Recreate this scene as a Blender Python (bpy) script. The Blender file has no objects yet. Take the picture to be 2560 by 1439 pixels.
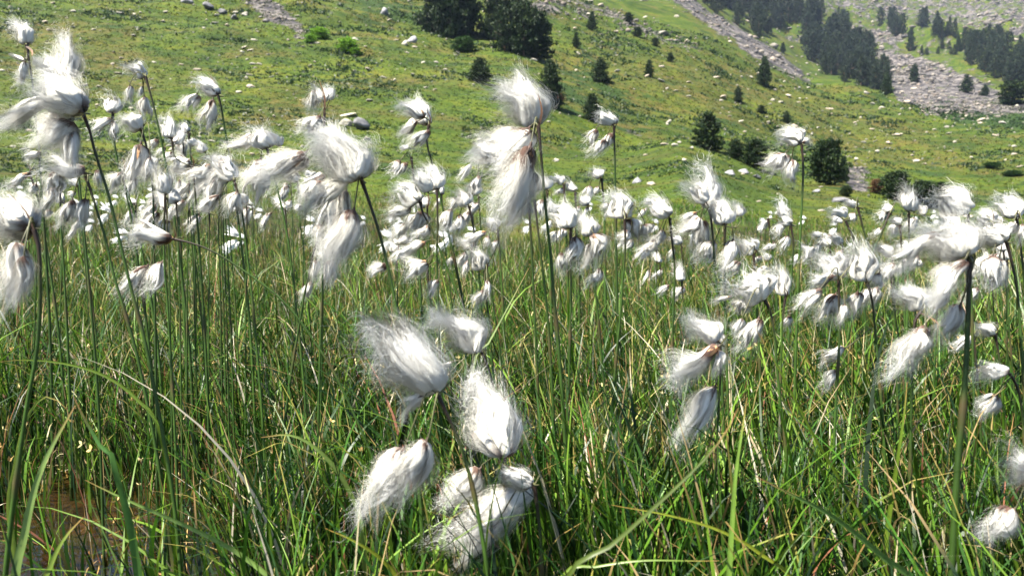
import bpy, math, random
import numpy as np
from mathutils import Vector, Matrix

# ------------------------------------------------------------------ camera, world, sun, exposure
sc = bpy.context.scene
COL = sc.collection
F = 2009.0            # focal length in photo pixels (2560 x 1439)
CX, CY = 1280.0, 719.5
H = 0.42
PITCH = math.radians(5.1)
CAM = np.array([0.0, 0.0, H])
FWD = np.array([0, math.cos(PITCH), -math.sin(PITCH)])
UP = np.array([0, math.sin(PITCH), math.cos(PITCH)])
RT = np.array([1.0, 0, 0])

cd = bpy.data.cameras.new('camera')
cam = bpy.data.objects.new('camera', cd); COL.objects.link(cam)
cam.location = (0, 0, H); cam.rotation_euler = (math.pi / 2 - PITCH, 0, 0)
cd.sensor_width = 36; cd.lens = 36 * F / 2560
cd.clip_start = 0.02; cd.clip_end = 6000
cd.dof.use_dof = True; cd.dof.focus_distance = 1.15; cd.dof.aperture_fstop = cd.lens / 2.3
sc.camera = cam

SUN_EL, SUN_AZ = math.radians(60), math.radians(-122)   # azimuth from +Y, negative = left of the view
w = bpy.data.worlds.new('World'); sc.world = w; w.use_nodes = True
nt = w.node_tree; bg = nt.nodes['Background']
sky = nt.nodes.new('ShaderNodeTexSky'); sky.sky_type = 'NISHITA'; sky.sun_disc = False
sky.sun_elevation = SUN_EL; sky.sun_rotation = SUN_AZ; sky.altitude = 1800
nt.links.new(sky.outputs[0], bg.inputs[0]); bg.inputs[1].default_value = 0.062
sd = bpy.data.lights.new('sun', 'SUN'); sd.energy = 5.0; sd.angle = math.radians(0.53); sd.color = (1, 0.94, 0.83)
so = bpy.data.objects.new('sun', sd); COL.objects.link(so)
sdir = Vector((math.sin(SUN_AZ) * math.cos(SUN_EL), math.cos(SUN_AZ) * math.cos(SUN_EL), math.sin(SUN_EL)))
so.rotation_euler = sdir.to_track_quat('Z', 'Y').to_euler()
sc.view_settings.view_transform = 'Standard'; sc.view_settings.look = 'None'
sc.view_settings.exposure = 2.2; sc.view_settings.gamma = 1
sc.render.engine = 'CYCLES'
sc.cycles.max_bounces = 9; sc.cycles.diffuse_bounces = 5; sc.cycles.transmission_bounces = 6
sc.cycles.transparent_max_bounces = 12; sc.cycles.volume_bounces = 0
sc.cycles.use_denoising = True
try: sc.cycles.denoiser = 'OPENIMAGEDENOISE'
except Exception: pass

rng = np.random.default_rng(7)
random.seed(7)

def pt(px, py, d):
    return CAM + d * (FWD + (px - CX) / F * RT - (py - CY) / F * UP)

def proj(P):
    q = P - CAM
    z = q @ FWD
    z = np.where(np.abs(z) < 1e-6, 1e-6, z)
    return CX + F * (q @ RT) / z, CY - F * (q @ UP) / z, z

# ------------------------------------------------------------------ helpers
def mk_mesh(name, V, faces, mats=(), midx=None, col=None, attrs=None, smooth=False, nrm=None):
    """faces: list of int arrays (M,k)."""
    V = np.asarray(V, dtype=np.float32)
    me = bpy.data.meshes.new(name)
    me.vertices.add(len(V)); me.vertices.foreach_set('co', V.ravel())
    loops = np.concatenate([f.ravel() for f in faces]).astype(np.int32)
    tot = np.concatenate([np.full(len(f), f.shape[1], np.int32) for f in faces])
    start = np.concatenate([[0], np.cumsum(tot)[:-1]]).astype(np.int32)
    me.loops.add(len(loops)); me.loops.foreach_set('vertex_index', loops)
    me.polygons.add(len(tot)); me.polygons.foreach_set('loop_start', start)
    try: me.polygons.foreach_set('loop_total', tot)
    except Exception: pass
    for m in mats: me.materials.append(m)
    if midx is not None: me.polygons.foreach_set('material_index', np.asarray(midx, np.int32))
    if nrm is not None:
        a = me.attributes.new('puff', 'FLOAT_VECTOR', 'POINT'); a.data.foreach_set('vector', np.asarray(nrm, np.float32).ravel())
    if smooth: me.polygons.foreach_set('use_smooth', np.ones(len(tot), bool))
    if col is not None:
        a = me.color_attributes.new('tint', 'FLOAT_COLOR', 'POINT')
        c = np.ones((len(V), 4), np.float32); c[:, :3] = col
        a.data.foreach_set('color', c.ravel())
    if attrs:
        for k, v in attrs.items():
            a = me.attributes.new(k, 'FLOAT', 'POINT'); a.data.foreach_set('value', np.asarray(v, np.float32))
    me.update(calc_edges=True)
    return me

def link(name, me, parent=None):
    o = bpy.data.objects.new(name, me); COL.objects.link(o)
    if parent: o.parent = parent
    return o

def tag(o, label, cat, group=None, kind=None):
    if label: o['label'] = label
    if cat: o['category'] = cat
    if group: o['group'] = group
    if kind: o['kind'] = kind
    return o

def ribbons(P, S, hw, col=None):
    """P (N,K,3) centre lines, S (N,K,3) side vectors, hw (N,K) half widths, col (N,K,3)."""
    N, K, _ = P.shape
    V = np.stack([P - S * hw[..., None], P + S * hw[..., None]], 2).reshape(-1, 3)
    i = (np.arange(N)[:, None] * K + np.arange(K - 1)[None]) * 2
    f = np.stack([i, i + 1, i + 3, i + 2], -1).reshape(-1, 4)
    c = None if col is None else np.repeat(col.reshape(-1, 3), 2, 0)
    return V, f, c

def tube(pts, radii, sides=6, cols=None):
    pts = np.asarray(pts, float); K = len(pts)
    t = np.gradient(pts, axis=0); t /= np.linalg.norm(t, axis=1)[:, None] + 1e-9
    ref = np.array([0.31, 0.93, 0.17]); ref /= np.linalg.norm(ref)
    a = np.cross(t, ref); a /= np.linalg.norm(a, axis=1)[:, None] + 1e-9
    b = np.cross(t, a)
    th = np.arange(sides) / sides * 2 * math.pi
    V = (pts[:, None] + (a[:, None] * np.cos(th)[None, :, None] + b[:, None] * np.sin(th)[None, :, None]) * np.asarray(radii)[:, None, None]).reshape(-1, 3)
    k = np.arange(K - 1)[:, None] * sides; s = np.arange(sides)[None]; s2 = (s + 1) % sides
    f = np.stack([k + s, k + s2, k + sides + s2, k + sides + s], -1).reshape(-1, 4)
    c = None if cols is None else np.repeat(np.asarray(cols), sides, 0)
    return V, f, c

def smooth_path(P, n=20):
    P = np.asarray(P, float)
    if len(P) < 3:
        t = np.linspace(0, 1, n)[:, None]; return P[0] * (1 - t) + P[-1] * t
    Q = np.vstack([2 * P[0] - P[1], P, 2 * P[-1] - P[-2]])
    L = np.concatenate([[0], np.cumsum(np.linalg.norm(np.diff(P, axis=0), axis=1))]); L /= L[-1]
    out = []
    for u in np.linspace(0, 1, n):
        i = min(int(np.searchsorted(L, u, 'right')) - 1, len(P) - 2)
        t = (u - L[i]) / max(L[i + 1] - L[i], 1e-9)
        a, b, c, d = Q[i], Q[i + 1], Q[i + 2], Q[i + 3]
        out.append(0.5 * (2 * b + (c - a) * t + (2 * a - 5 * b + 4 * c - d) * t * t + (-a + 3 * b - 3 * c + d) * t ** 3))
    return np.array(out)

def _h(ix, iy, seed):
    n = (ix.astype(np.int64) * 374761393 + iy.astype(np.int64) * 668265263 + seed * 1442695041) & 0xffffffff
    n = ((n ^ (n >> 13)) * 1274126177) & 0xffffffff
    n = n ^ (n >> 16)
    return (n & 0xffff) / 65535.0

def vnoise(x, y, seed=0):
    ix = np.floor(x); iy = np.floor(y); fx = x - ix; fy = y - iy
    fx = fx * fx * (3 - 2 * fx); fy = fy * fy * (3 - 2 * fy)
    a = _h(ix, iy, seed); b = _h(ix + 1, iy, seed); c = _h(ix, iy + 1, seed); d = _h(ix + 1, iy + 1, seed)
    return (a * (1 - fx) + b * fx) * (1 - fy) + (c * (1 - fx) + d * fx) * fy - 0.5

def fbm(x, y, seed=0, oct=4):
    s = 0; a = 1
    for k in range(oct):
        s = s + a * vnoise(x * 2 ** k, y * 2 ** k, seed + k * 17); a *= 0.5
    return s

# ------------------------------------------------------------------ materials
def newmat(name):
    m = bpy.data.materials.new(name); m.use_nodes = True
    t = m.node_tree; t.nodes.clear()
    out = t.nodes.new('ShaderNodeOutputMaterial')
    return m, t, out

def N(t, typ, **kw):
    n = t.nodes.new(typ)
    for k, v in kw.items():
        if k.startswith('i_'):
            n.inputs[k[2:].replace('_', ' ')].default_value = v
        else: setattr(n, k, v)
    return n

def leaf_mat(name, transl=0.35, rough=0.42, spec=0.4, mul=None, noise=0.0, nscale=30, fixed=None):
    m, t, out = newmat(name)
    if fixed is None:
        at = N(t, 'ShaderNodeAttribute', attribute_name='tint'); c = at.outputs['Color']
    else:
        r = N(t, 'ShaderNodeRGB'); r.outputs[0].default_value = (*fixed, 1); c = r.outputs[0]
    if noise:
        tc = N(t, 'ShaderNodeTexCoord')
        nz = N(t, 'ShaderNodeTexNoise', i_Scale=nscale, i_Detail=3)
        t.links.new(tc.outputs['Object'], nz.inputs['Vector'])
        mr = N(t, 'ShaderNodeMapRange'); mr.inputs['To Min'].default_value = 1 - noise; mr.inputs['To Max'].default_value = 1 + noise
        mr.inputs['From Min'].default_value = 0.3; mr.inputs['From Max'].default_value = 0.7
        t.links.new(nz.outputs[0], mr.inputs['Value'])
        vm = N(t, 'ShaderNodeVectorMath', operation='SCALE')
        t.links.new(c, vm.inputs[0]); t.links.new(mr.outputs[0], vm.inputs['Scale']); c = vm.outputs[0]
    p = N(t, 'ShaderNodeBsdfPrincipled'); p.inputs['Roughness'].default_value = rough
    p.inputs['Specular IOR Level'].default_value = spec
    t.links.new(c, p.inputs['Base Color'])
    if transl:
        tr = N(t, 'ShaderNodeBsdfTranslucent'); t.links.new(c, tr.inputs['Color'])
        mx = N(t, 'ShaderNodeMixShader'); mx.inputs[0].default_value = transl
        t.links.new(p.outputs[0], mx.inputs[1]); t.links.new(tr.outputs[0], mx.inputs[2])
        t.links.new(mx.outputs[0], out.inputs[0])
    else: t.links.new(p.outputs[0], out.inputs[0])
    return m

M_GRASS = leaf_mat('grass_blade_green', 0.30, 0.45, 0.30)
M_LEAF = leaf_mat('sedge_leaf_green', 0.38, 0.4, 0.45, noise=0.15, nscale=60)
M_STEM = leaf_mat('cottongrass_stem', 0.0, 0.5, 0.25, noise=0.2, nscale=80)
M_SCALE = leaf_mat('papery_scale', 0.15, 0.6, 0.25)
def cotton_mat(name, transl, streak):
    m, t, out = newmat(name); L = t.links.new
    at = N(t, 'ShaderNodeAttribute', attribute_name='tint'); c = at.outputs['Color']
    df = N(t, 'ShaderNodeBsdfDiffuse'); tr = N(t, 'ShaderNodeBsdfTranslucent')
    L(c, df.inputs[0]); L(c, tr.inputs[0])
    na = N(t, 'ShaderNodeAttribute', attribute_name='puff')
    vt = N(t, 'ShaderNodeVectorTransform', vector_type='NORMAL', convert_from='OBJECT', convert_to='WORLD')
    L(na.outputs['Vector'], vt.inputs[0])
    nn = N(t, 'ShaderNodeVectorMath', operation='NORMALIZE'); L(vt.outputs[0], nn.inputs[0]); nv = nn.outputs[0]
    if streak:
        gm = N(t, 'ShaderNodeNewGeometry')
        ad = N(t, 'ShaderNodeVectorMath', operation='MULTIPLY_ADD'); ad.inputs[1].default_value = (.18, .18, .18)
        L(gm.outputs['Normal'], ad.inputs[0]); L(nv, ad.inputs[2])
        tc = N(t, 'ShaderNodeTexCoord'); mp = N(t, 'ShaderNodeMapping'); mp.inputs['Scale'].default_value = (16, 16, 2.2)
        L(tc.outputs['Object'], mp.inputs[0])
        nz = N(t, 'ShaderNodeTexNoise', i_Scale=1.6, i_Detail=6, i_Roughness=0.7); L(mp.outputs[0], nz.inputs['Vector'])
        bp = N(t, 'ShaderNodeBump'); bp.inputs['Strength'].default_value = 0.3; bp.inputs['Distance'].default_value = 0.003
        L(nz.outputs[0], bp.inputs['Height']); n2 = N(t, 'ShaderNodeVectorMath', operation='NORMALIZE'); L(ad.outputs[0], n2.inputs[0]); L(n2.outputs[0], bp.inputs['Normal']); nv = bp.outputs[0]
    L(nv, df.inputs['Normal']); L(nv, tr.inputs['Normal'])
    mx = N(t, 'ShaderNodeMixShader'); mx.inputs[0].default_value = transl
    L(df.outputs[0], mx.inputs[1]); L(tr.outputs[0], mx.inputs[2]); L(mx.outputs[0], out.inputs[0])
    return m
M_HAIR = cotton_mat('cotton_hair', 0.5, False)
M_CORE = cotton_mat('cotton_wool', 0.42, True)
M_HAIRFAR = leaf_mat('cotton_hair_far', 0.45, 0.8, 0.05)
M_NEEDLE = leaf_mat('pine_needles', 0.12, 0.6, 0.2)
M_BUSH = leaf_mat('bush_leaves', 0.3, 0.5, 0.3)
M_BARK = leaf_mat('pine_bark', 0, 0.9, 0.1, fixed=(0.11, 0.08, 0.06), noise=0.4, nscale=8)

def rock_mat():
    m, t, out = newmat('pale_granite')
    tc = N(t, 'ShaderNodeTexCoord')
    oi = N(t, 'ShaderNodeAttribute', attribute_name='tint')
    nz = N(t, 'ShaderNodeTexNoise', i_Scale=1.7, i_Detail=8, i_Roughness=0.65)
    t.links.new(tc.outputs['Object'], nz.inputs['Vector'])
    cr = N(t, 'ShaderNodeValToRGB')
    cr.color_ramp.elements[0].position = 0.32; cr.color_ramp.elements[0].color = (0.45, 0.45, 0.42, 1)
    cr.color_ramp.elements[1].position = 0.62; cr.color_ramp.elements[1].color = (1.05, 1.02, 1.0, 1)
    t.links.new(nz.outputs[0], cr.inputs[0])
    vm = N(t, 'ShaderNodeVectorMath', operation='MULTIPLY')
    t.links.new(cr.outputs[0], vm.inputs[0]); t.links.new(oi.outputs['Color'], vm.inputs[1])
    bp = N(t, 'ShaderNodeBump'); bp.inputs['Strength'].default_value = 0.5; bp.inputs['Distance'].default_value = 0.1
    t.links.new(nz.outputs[0], bp.inputs['Height'])
    p = N(t, 'ShaderNodeBsdfPrincipled'); p.inputs['Roughness'].default_value = 0.85
    t.links.new(vm.outputs[0], p.inputs['Base Color']); t.links.new(bp.outputs[0], p.inputs['Normal'])
    t.links.new(p.outputs[0], out.inputs[0])
    return m
M_ROCK = rock_mat()

def terrain_mat():
    m, t, out = newmat('mountain_ground')
    L = t.links.new
    tc = N(t, 'ShaderNodeTexCoord'); P = tc.outputs['Object']
    def noise(s, d=5, r=0.6, v=None):
        n = N(t, 'ShaderNodeTexNoise', i_Scale=s, i_Detail=d, i_Roughness=r)
        L(v or P, n.inputs['Vector']); return n.outputs[0]
    def ramp(f, stops):
        c = N(t, 'ShaderNodeValToRGB'); e = c.color_ramp.elements
        e[0].position, e[0].color = stops[0][0], (*stops[0][1], 1)
        e[1].position, e[1].color = stops[-1][0], (*stops[-1][1], 1)
        for p_, c_ in stops[1:-1]:
            x = e.new(p_); x.color = (*c_, 1)
        L(f, c.inputs[0]); return c.outputs[0]
    def mix(f, a, b):
        n = N(t, 'ShaderNodeMix', data_type='RGBA')
        if isinstance(f, float): n.inputs[0].default_value = f
        else: L(f, n.inputs[0])
        for s_, v in ((6, a), (7, b)):
            if isinstance(v, tuple): n.inputs[s_].default_value = (*v, 1)
            else: L(v, n.inputs[s_])
        return n.outputs[2]
    def step(f, a, b):
        n = N(t, 'ShaderNodeMapRange'); L(f, n.inputs[0]); n.inputs[1].default_value = a; n.inputs[2].default_value = b
        return n.outputs[0]
    def math_(op, a, b):
        n = N(t, 'ShaderNodeMath', operation=op)
        for i, v in enumerate((a, b)):
            if isinstance(v, (int, float)): n.inputs[i].default_value = v
            else: L(v, n.inputs[i])
        return n.outputs[0]
    def attr(k):
        return N(t, 'ShaderNodeAttribute', attribute_name=k).outputs['Fac']
    green = ramp(noise(0.55, 8, 0.72), [(0.32, (0.024, 0.055, 0.008)), (0.44, (0.055, 0.100, 0.012)), (0.54, (0.095, 0.135, 0.017)), (0.68, (0.15, 0.155, 0.032))])
    fine = ramp(noise(5.0, 6, 0.75), [(0.36, (0.62, 0.66, 0.6)), (0.5, (1, 1, 1)), (0.64, (1.35, 1.3, 1.2))])
    mm = N(t, 'ShaderNodeVectorMath', operation='MULTIPLY'); L(green, mm.inputs[0]); L(fine, mm.inputs[1])
    big = ramp(noise(0.11, 4, 0.6), [(0.36, (0.70, 0.74, 0.7)), (0.5, (1, 1, 1)), (0.64, (1.35, 1.2, 1.1))])
    m3 = N(t, 'ShaderNodeVectorMath', operation='MULTIPLY'); L(mm.outputs[0], m3.inputs[0]); L(big, m3.inputs[1]); mm = m3
    brown = ramp(noise(2.0, 6, 0.7), [(0.35, (0.07, 0.065, 0.022)), (0.5, (0.14, 0.105, 0.045)), (0.68, (0.26, 0.20, 0.11))])
    bm = math_('ADD', step(noise(0.16, 6, 0.7), 0.49, 0.64), attr('brown'))
    bm = math_('MULTIPLY', bm, step(noise(1.3, 6, 0.7), 0.38, 0.56))
    bmc = N(t, 'ShaderNodeMath', operation='MINIMUM'); L(bm, bmc.inputs[0]); bmc.inputs[1].default_value = 0.85
    c = mix(bmc.outputs[0], mm.outputs[0], brown)
    # dark heath and juniper mats growing in patches
    dk = ramp(noise(3.0, 6, 0.7), [(0.35, (0.022, 0.05, 0.014)), (0.65, (0.055, 0.10, 0.028))])
    dm = step(math_('ADD', noise(0.33, 7, 0.72), math_('MULTIPLY', attr('heath'), 0.16)), 0.565, 0.61)
    c = mix(math_('MULTIPLY', dm, attr('hill')), c, dk)
    sc_ = N(t, 'ShaderNodeVectorMath', operation='MULTIPLY'); L(c, sc_.inputs[0]); sc_.inputs[1].default_value = (.44, .46, .24); c = sc_.outputs[0]
    # broken rock of the scree
    vo = N(t, 'ShaderNodeTexVoronoi', i_Scale=0.9); L(P, vo.inputs['Vector'])
    vo2 = N(t, 'ShaderNodeTexVoronoi', i_Scale=2.6); L(P, vo2.inputs['Vector'])
    sepa = N(t, 'ShaderNodeSeparateColor'); L(vo.outputs['Color'], sepa.inputs[0])
    rk = ramp(sepa.outputs[0], [(0.0, (0.012, 0.013, 0.015)), (0.4, (0.050, 0.047, 0.048)), (1.0, (0.15, 0.138, 0.128))])
    sepb = N(t, 'ShaderNodeSeparateColor'); L(vo2.outputs['Color'], sepb.inputs[0])
    rk2 = ramp(sepb.outputs[1], [(0.0, (0.55, 0.55, 0.6)), (1.0, (1.2, 1.15, 1.1))])
    rm = N(t, 'ShaderNodeVectorMath', operation='MULTIPLY'); L(rk, rm.inputs[0]); L(rk2, rm.inputs[1])
    sm = step(math_('ADD', attr('scree'), math_('MULTIPLY', math_('SUBTRACT', noise(0.20, 8, 0.78), 0.5), 4.4)), 0.60, 0.74)
    c = mix(sm, c, rm.outputs[0])
    # wet peat of the bog
    mud = ramp(noise(14, 7, 0.7), [(0.35, (0.004, 0.003, 0.002)), (0.5, (0.014, 0.009, 0.005)), (0.68, (0.045, 0.028, 0.013))])
    moss = ramp(noise(40, 4, 0.7), [(0.35, (0.007, 0.011, 0.003)), (0.65, (0.028, 0.034, 0.008))])
    mud2 = mix(step(noise(5, 4), 0.48, 0.6), mud, moss)
    c = mix(attr('bog'), c, mud2)
    bp = N(t, 'ShaderNodeBump'); bp.inputs['Strength'].default_value = 0.55; bp.inputs['Distance'].default_value = 0.25
    hh = math_('ADD', noise(3.2, 8, 0.7), math_('MULTIPLY', vo.outputs['Distance'], math_('MULTIPLY', sm, 1.6)))
    L(math_('MULTIPLY', hh, attr('hill')), bp.inputs['Height'])
    p = N(t, 'ShaderNodeBsdfPrincipled'); p.inputs['Roughness'].default_value = 0.9; p.inputs['Specular IOR Level'].default_value = 0.15
    L(c, p.inputs['Base Color']); L(bp.outputs[0], p.inputs['Normal']); L(p.outputs[0], out.inputs[0])
    return m
M_GROUND = terrain_mat()

def water_mat():
    m, t, out = newmat('peaty_water'); L = t.links.new
    tc = N(t, 'ShaderNodeTexCoord')
    nz = N(t, 'ShaderNodeTexNoise', i_Scale=55, i_Detail=3); L(tc.outputs['Object'], nz.inputs['Vector'])
    bp = N(t, 'ShaderNodeBump'); bp.inputs['Strength'].default_value = 0.25; bp.inputs['Distance'].default_value = 0.004
    L(nz.outputs[0], bp.inputs['Height'])
    tr = N(t, 'ShaderNodeBsdfTransparent'); tr.inputs[0].default_value = (0.86, 0.72, 0.5, 1)
    gl = N(t, 'ShaderNodeBsdfGlossy'); gl.inputs['Roughness'].default_value = 0.03; gl.inputs[0].default_value = (0.9, 0.95, 1, 1)
    L(bp.outputs[0], gl.inputs['Normal'])
    fr = N(t, 'ShaderNodeFresnel', i_IOR=1.33); L(bp.outputs[0], fr.inputs['Normal'])
    mx = N(t, 'ShaderNodeMixShader'); L(fr.outputs[0], mx.inputs[0]); L(tr.outputs[0], mx.inputs[1]); L(gl.outputs[0], mx.inputs[2])
    L(mx.outputs[0], out.inputs[0]); return m
M_WATER = water_mat()

# ------------------------------------------------------------------ terrain
# stations (distance in m, photo row) per photo column: bog edge, terrace edge, gully, slope, crest, dip, far slope foot, far slope, summit
TAB = {
    -900: [(8, 590), (30, 320), (45, 210), (62, 110), (130, -150), (170, -200), (270, -250), (450, -300), (900, -400)],
    0:    [(8, 566), (30, 345), (45, 225), (62, 120), (130, -120), (170, -170), (270, -200), (450, -250), (900, -350)],
    640:  [(8, 585), (30, 370), (45, 240), (62, 140), (130, -110), (170, -160), (270, -200), (450, -250), (900, -350)],
    1280: [(8, 615), (34, 385), (46, 262), (70, 155), (150, -70), (200, -90), (280, -130), (450, -200), (900, -320)],
    1560: [(8, 625), (42, 390), (52, 340), (85, 180), (170, -25), (215, -20), (290, -90), (450, -150), (900, -280)],
    1700: [(8, 630), (44, 345), (53, 362), (88, 215), (172, 8), (215, 20), (295, -40), (450, -110), (900, -250)],
    1800: [(8, 632), (43, 380), (53, 402), (90, 250), (170, 58), (210, 72), (300, 20), (450, -70), (900, -220)],
    1900: [(8, 635), (41, 425), (52, 448), (90, 290), (165, 118), (205, 132), (300, 80), (450, -30), (900, -200)],
    2000: [(8, 637), (40, 455), (51, 477), (88, 325), (160, 180), (200, 196), (290, 140), (450, 10), (900, -180)],
    2100: [(8, 638), (38, 470), (50, 492), (88, 350), (155, 213), (195, 228), (290, 170), (450, 40), (900, -160)],
    2300: [(8, 640), (36, 518), (48, 530), (86, 385), (150, 254), (190, 266), (280, 190), (450, 70), (900, -140)],
    2560: [(8, 640), (34, 562), (46, 565), (84, 400), (150, 268), (190, 274), (280, 200), (450, 90), (900, -120)],
    3400: [(8, 640), (34, 575), (46, 570), (84, 410), (150, 270), (190, 270), (280, 190), (450, 80), (900, -120)],
}
cols = sorted(TAB)
az_f = np.concatenate([np.linspace(-180, -60, 41)[:-1], np.linspace(-60, -36, 60)[:-1], np.linspace(-36, 36, 620), np.linspace(36, 60, 60)[1:], np.linspace(60, 180, 41)[1:-1]])
AZ = np.radians(az_f); NA = len(AZ)
R = np.exp(np.linspace(math.log(0.12), math.log(1300), 470)); NR = len(R)
ZG = np.zeros((NA, NR))
cols_px = CX + F * np.tan(np.clip(AZ, -1.03, 1.03)) / math.cos(PITCH)
tp = np.array([[p for p in TAB[c]] for c in cols], float)       # (C,S,2)
lr = np.log(R)
for i, px in enumerate(cols_px):
    pxc = min(max(px, cols[0]), cols[-1])
    rs = np.array([np.interp(pxc, cols, np.log(tp[:, s, 0])) for s in range(tp.shape[1])])
    ys = np.array([np.interp(pxc, cols, tp[:, s, 1]) for s in range(tp.shape[1])])
    rr = np.exp(rs)
    ca = max(math.cos(AZ[i]), 0.35)
    # exact height of the ray through that photo row at forward distance r*cos(az)
    sl = (-(ys - CY) / F * math.cos(PITCH) - math.sin(PITCH)) / (math.cos(PITCH) + (-(ys - CY) / F) * math.sin(PITCH))
    zs = H + rr * ca * sl
    lrs = np.concatenate([[math.log(0.1), math.log(2.5)], rs]); zz = np.concatenate([[0.02, 0.025], zs])
    if abs(az_f[i]) > 60:
        f = min(1, (abs(az_f[i]) - 60) / 60); zz = zz * (1 - 0.75 * f)
    # linear in r between stations
    ZG[i] = np.interp(R, np.exp(lrs), zz)
# smooth along r (log) and azimuth
def blur(A, k, axis):
    ker = np.exp(-np.linspace(-2, 2, 2 * k + 1) ** 2); ker /= ker.sum()
    pad = [(0, 0), (0, 0)]; pad[axis] = (k, k)
    B = np.pad(A, pad, mode='edge' if axis == 1 else 'wrap')
    out = np.zeros_like(A)
    for j, kk in enumerate(ker):
        sl_ = [slice(None), slice(None)]; sl_[axis] = slice(j, j + A.shape[axis]); out += kk * B[tuple(sl_)]
    return out
ZG = blur(ZG, 5, 1); ZG = blur(ZG, 6, 0)
XG = np.sin(AZ)[:, None] * R[None]; YG = np.cos(AZ)[:, None] * R[None]
RG = np.broadcast_to(R[None], ZG.shape)
hill = np.clip((RG - 9) / 12, 0, 1)
ZG += hill * (fbm(XG / 6, YG / 6, 3, 4) * np.minimum(RG * 0.011, 0.9))
ZG += hill * np.clip((RG - 20) / 40, 0, 1) * fbm(XG / 22, YG / 22, 9, 3) * np.minimum(RG * 0.014, 1.8)
far = np.clip((RG - 220) / 120, 0, 1)
ZG += far * fbm(XG / 38, YG / 38, 5, 6) * 15 + far * np.abs(fbm(XG / 14, YG / 14, 8, 5)) * 5
near = 1 - np.clip((RG - 6) / 6, 0, 1)
ZG += near * (fbm(XG / 0.35, YG / 0.35, 31, 4) * 0.035)
# dips that hold water
def pool(cx, cy, rx, ry, depth):
    global ZG
    q = ((XG - cx) / rx) ** 2 + ((YG - cy) / ry) ** 2 + 0.5 * fbm(XG / 0.12, YG / 0.12, 77, 3)
    ZG = ZG - depth * np.clip(1.25 - q, 0, 1)
pool(-0.60, 1.22, 0.27, 0.34, 0.06)
pool(-0.42, 1.05, 0.18, 0.16, 0.05)
pool(0.06, 1.15, 0.10, 0.14, 0.06); pool(0.62, 1.12, 0.22, 0.12, 0.05); pool(-0.3, 1.75, 0.25, 0.12, 0.05)
pool(0.55, 1.55, 0.14, 0.10, 0.05); pool(0.05, 2.0, 0.2, 0.12, 0.05)
AZX = np.append(AZ, AZ[0] + 2 * math.pi)
ZGX = np.vstack([ZG, ZG[:1]])

def hgt(x, y):
    x = np.asarray(x, float); y = np.asarray(y, float)
    a = np.arctan2(x, y); r = np.maximum(np.hypot(x, y), R[0] * 1.001)
    ai = np.interp(a, AZX, np.arange(NA + 1)); ri = np.interp(np.log(r), lr, np.arange(NR))
    i0 = np.clip(ai.astype(int), 0, NA - 1); j0 = np.clip(ri.astype(int), 0, NR - 2)
    fa = ai - i0; fr = ri - j0
    return (ZGX[i0, j0] * (1 - fa) + ZGX[i0 + 1, j0] * fa) * (1 - fr) + (ZGX[i0, j0 + 1] * (1 - fa) + ZGX[i0 + 1, j0 + 1] * fa) * fr

def hits(px, py, rmin=6.0):
    """first point of the terrain seen at photo pixels; returns (N,3) with nan where nothing is hit"""
    px = np.atleast_1d(np.asarray(px, float)); py = np.atleast_1d(np.asarray(py, float))
    D = FWD[None] + ((px - CX) / F)[:, None] * RT[None] - ((py - CY) / F)[:, None] * UP[None]
    hl = np.hypot(D[:, 0], D[:, 1])
    rr = R[R > rmin]
    T = rr[None] / hl[:, None]
    X = D[:, 0:1] * T; Y = D[:, 1:2] * T; Z = H + D[:, 2:3] * T
    G = Z - hgt(X, Y)
    neg = G < 0
    k = neg.argmax(1); ok = neg.any(1) & (k > 0)
    k = np.maximum(k, 1); ii = np.arange(len(px))
    g0 = G[ii, k - 1]; g1 = G[ii, k]; f = g0 / (g0 - g1 + 1e-12)
    t = T[ii, k - 1] * (1 - f) + T[ii, k] * f
    out = CAM[None] + D * t[:, None]
    out[~ok] = np.nan
    return out

def inpoly(x, y, poly):
    c = np.zeros(np.shape(x), bool); n = len(poly)
    for i in range(n):
        x1, y1 = poly[i]; x2, y2 = poly[i - 1]
        k = ((y1 > y) != (y2 > y)) & (x < (x2 - x1) * (y - y1) / (y2 - y1 + 1e-12) + x1)
        c ^= k
    return c

SCREE = [
    ([(560, -40), (640, -40), (712, 25), (768, 78), (785, 98), (748, 100), (690, 62), (640, 30)], 20, 140, 1.0),
    ([(1290, 20), (1400, -20), (1540, 28), (1640, 76), (1770, 122), (1700, 122), (1600, 88), (1480, 48), (1300, 45)], 50, 160, 0.6),
    ([(1610, -50), (1690, -25), (1800, 42), (1930, 118), (2010, 180), (2030, 208), (1985, 192), (1880, 138), (1750, 52)], 110, 260, 1.1),
    ([(2160, 120), (2300, 140), (2430, 190), (2520, 240), (2700, 260), (2700, 285), (2330, 275), (2240, 250), (2215, 180)], 100, 420, 1.1),
    ([(1950, -100), (3400, -100), (3400, 160), (2560, 110), (2400, 60), (2200, 55), (2030, 20)], 230, 1400, 0.72),
    ([(2110, 60), (2260, 80), (2260, 130), (2130, 100)], 200, 1000, 0.9),
    ([(2110, 400), (2180, 430), (2170, 480), (2120, 470)], 30, 90, 0.9),
    ([(2250, 220), (2480, 250), (3000, 262), (3000, 282), (2330, 292)], 90, 200, 0.8),
]
px_, py_, dz_ = proj(np.stack([XG, YG, ZG], -1))
front = dz_ > 0.1
scree = np.zeros_like(ZG)
for poly, r0, r1, wgt in SCREE:
    m = inpoly(px_, py_, poly) & front & (RG > r0) & (RG < r1)
    scree = np.maximum(scree, m * wgt)
scree = blur(blur(scree, 2, 1), 4, 0)
scree = np.maximum(scree, 0.36 * np.clip((RG - 220) / 60, 0, 1))
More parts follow.
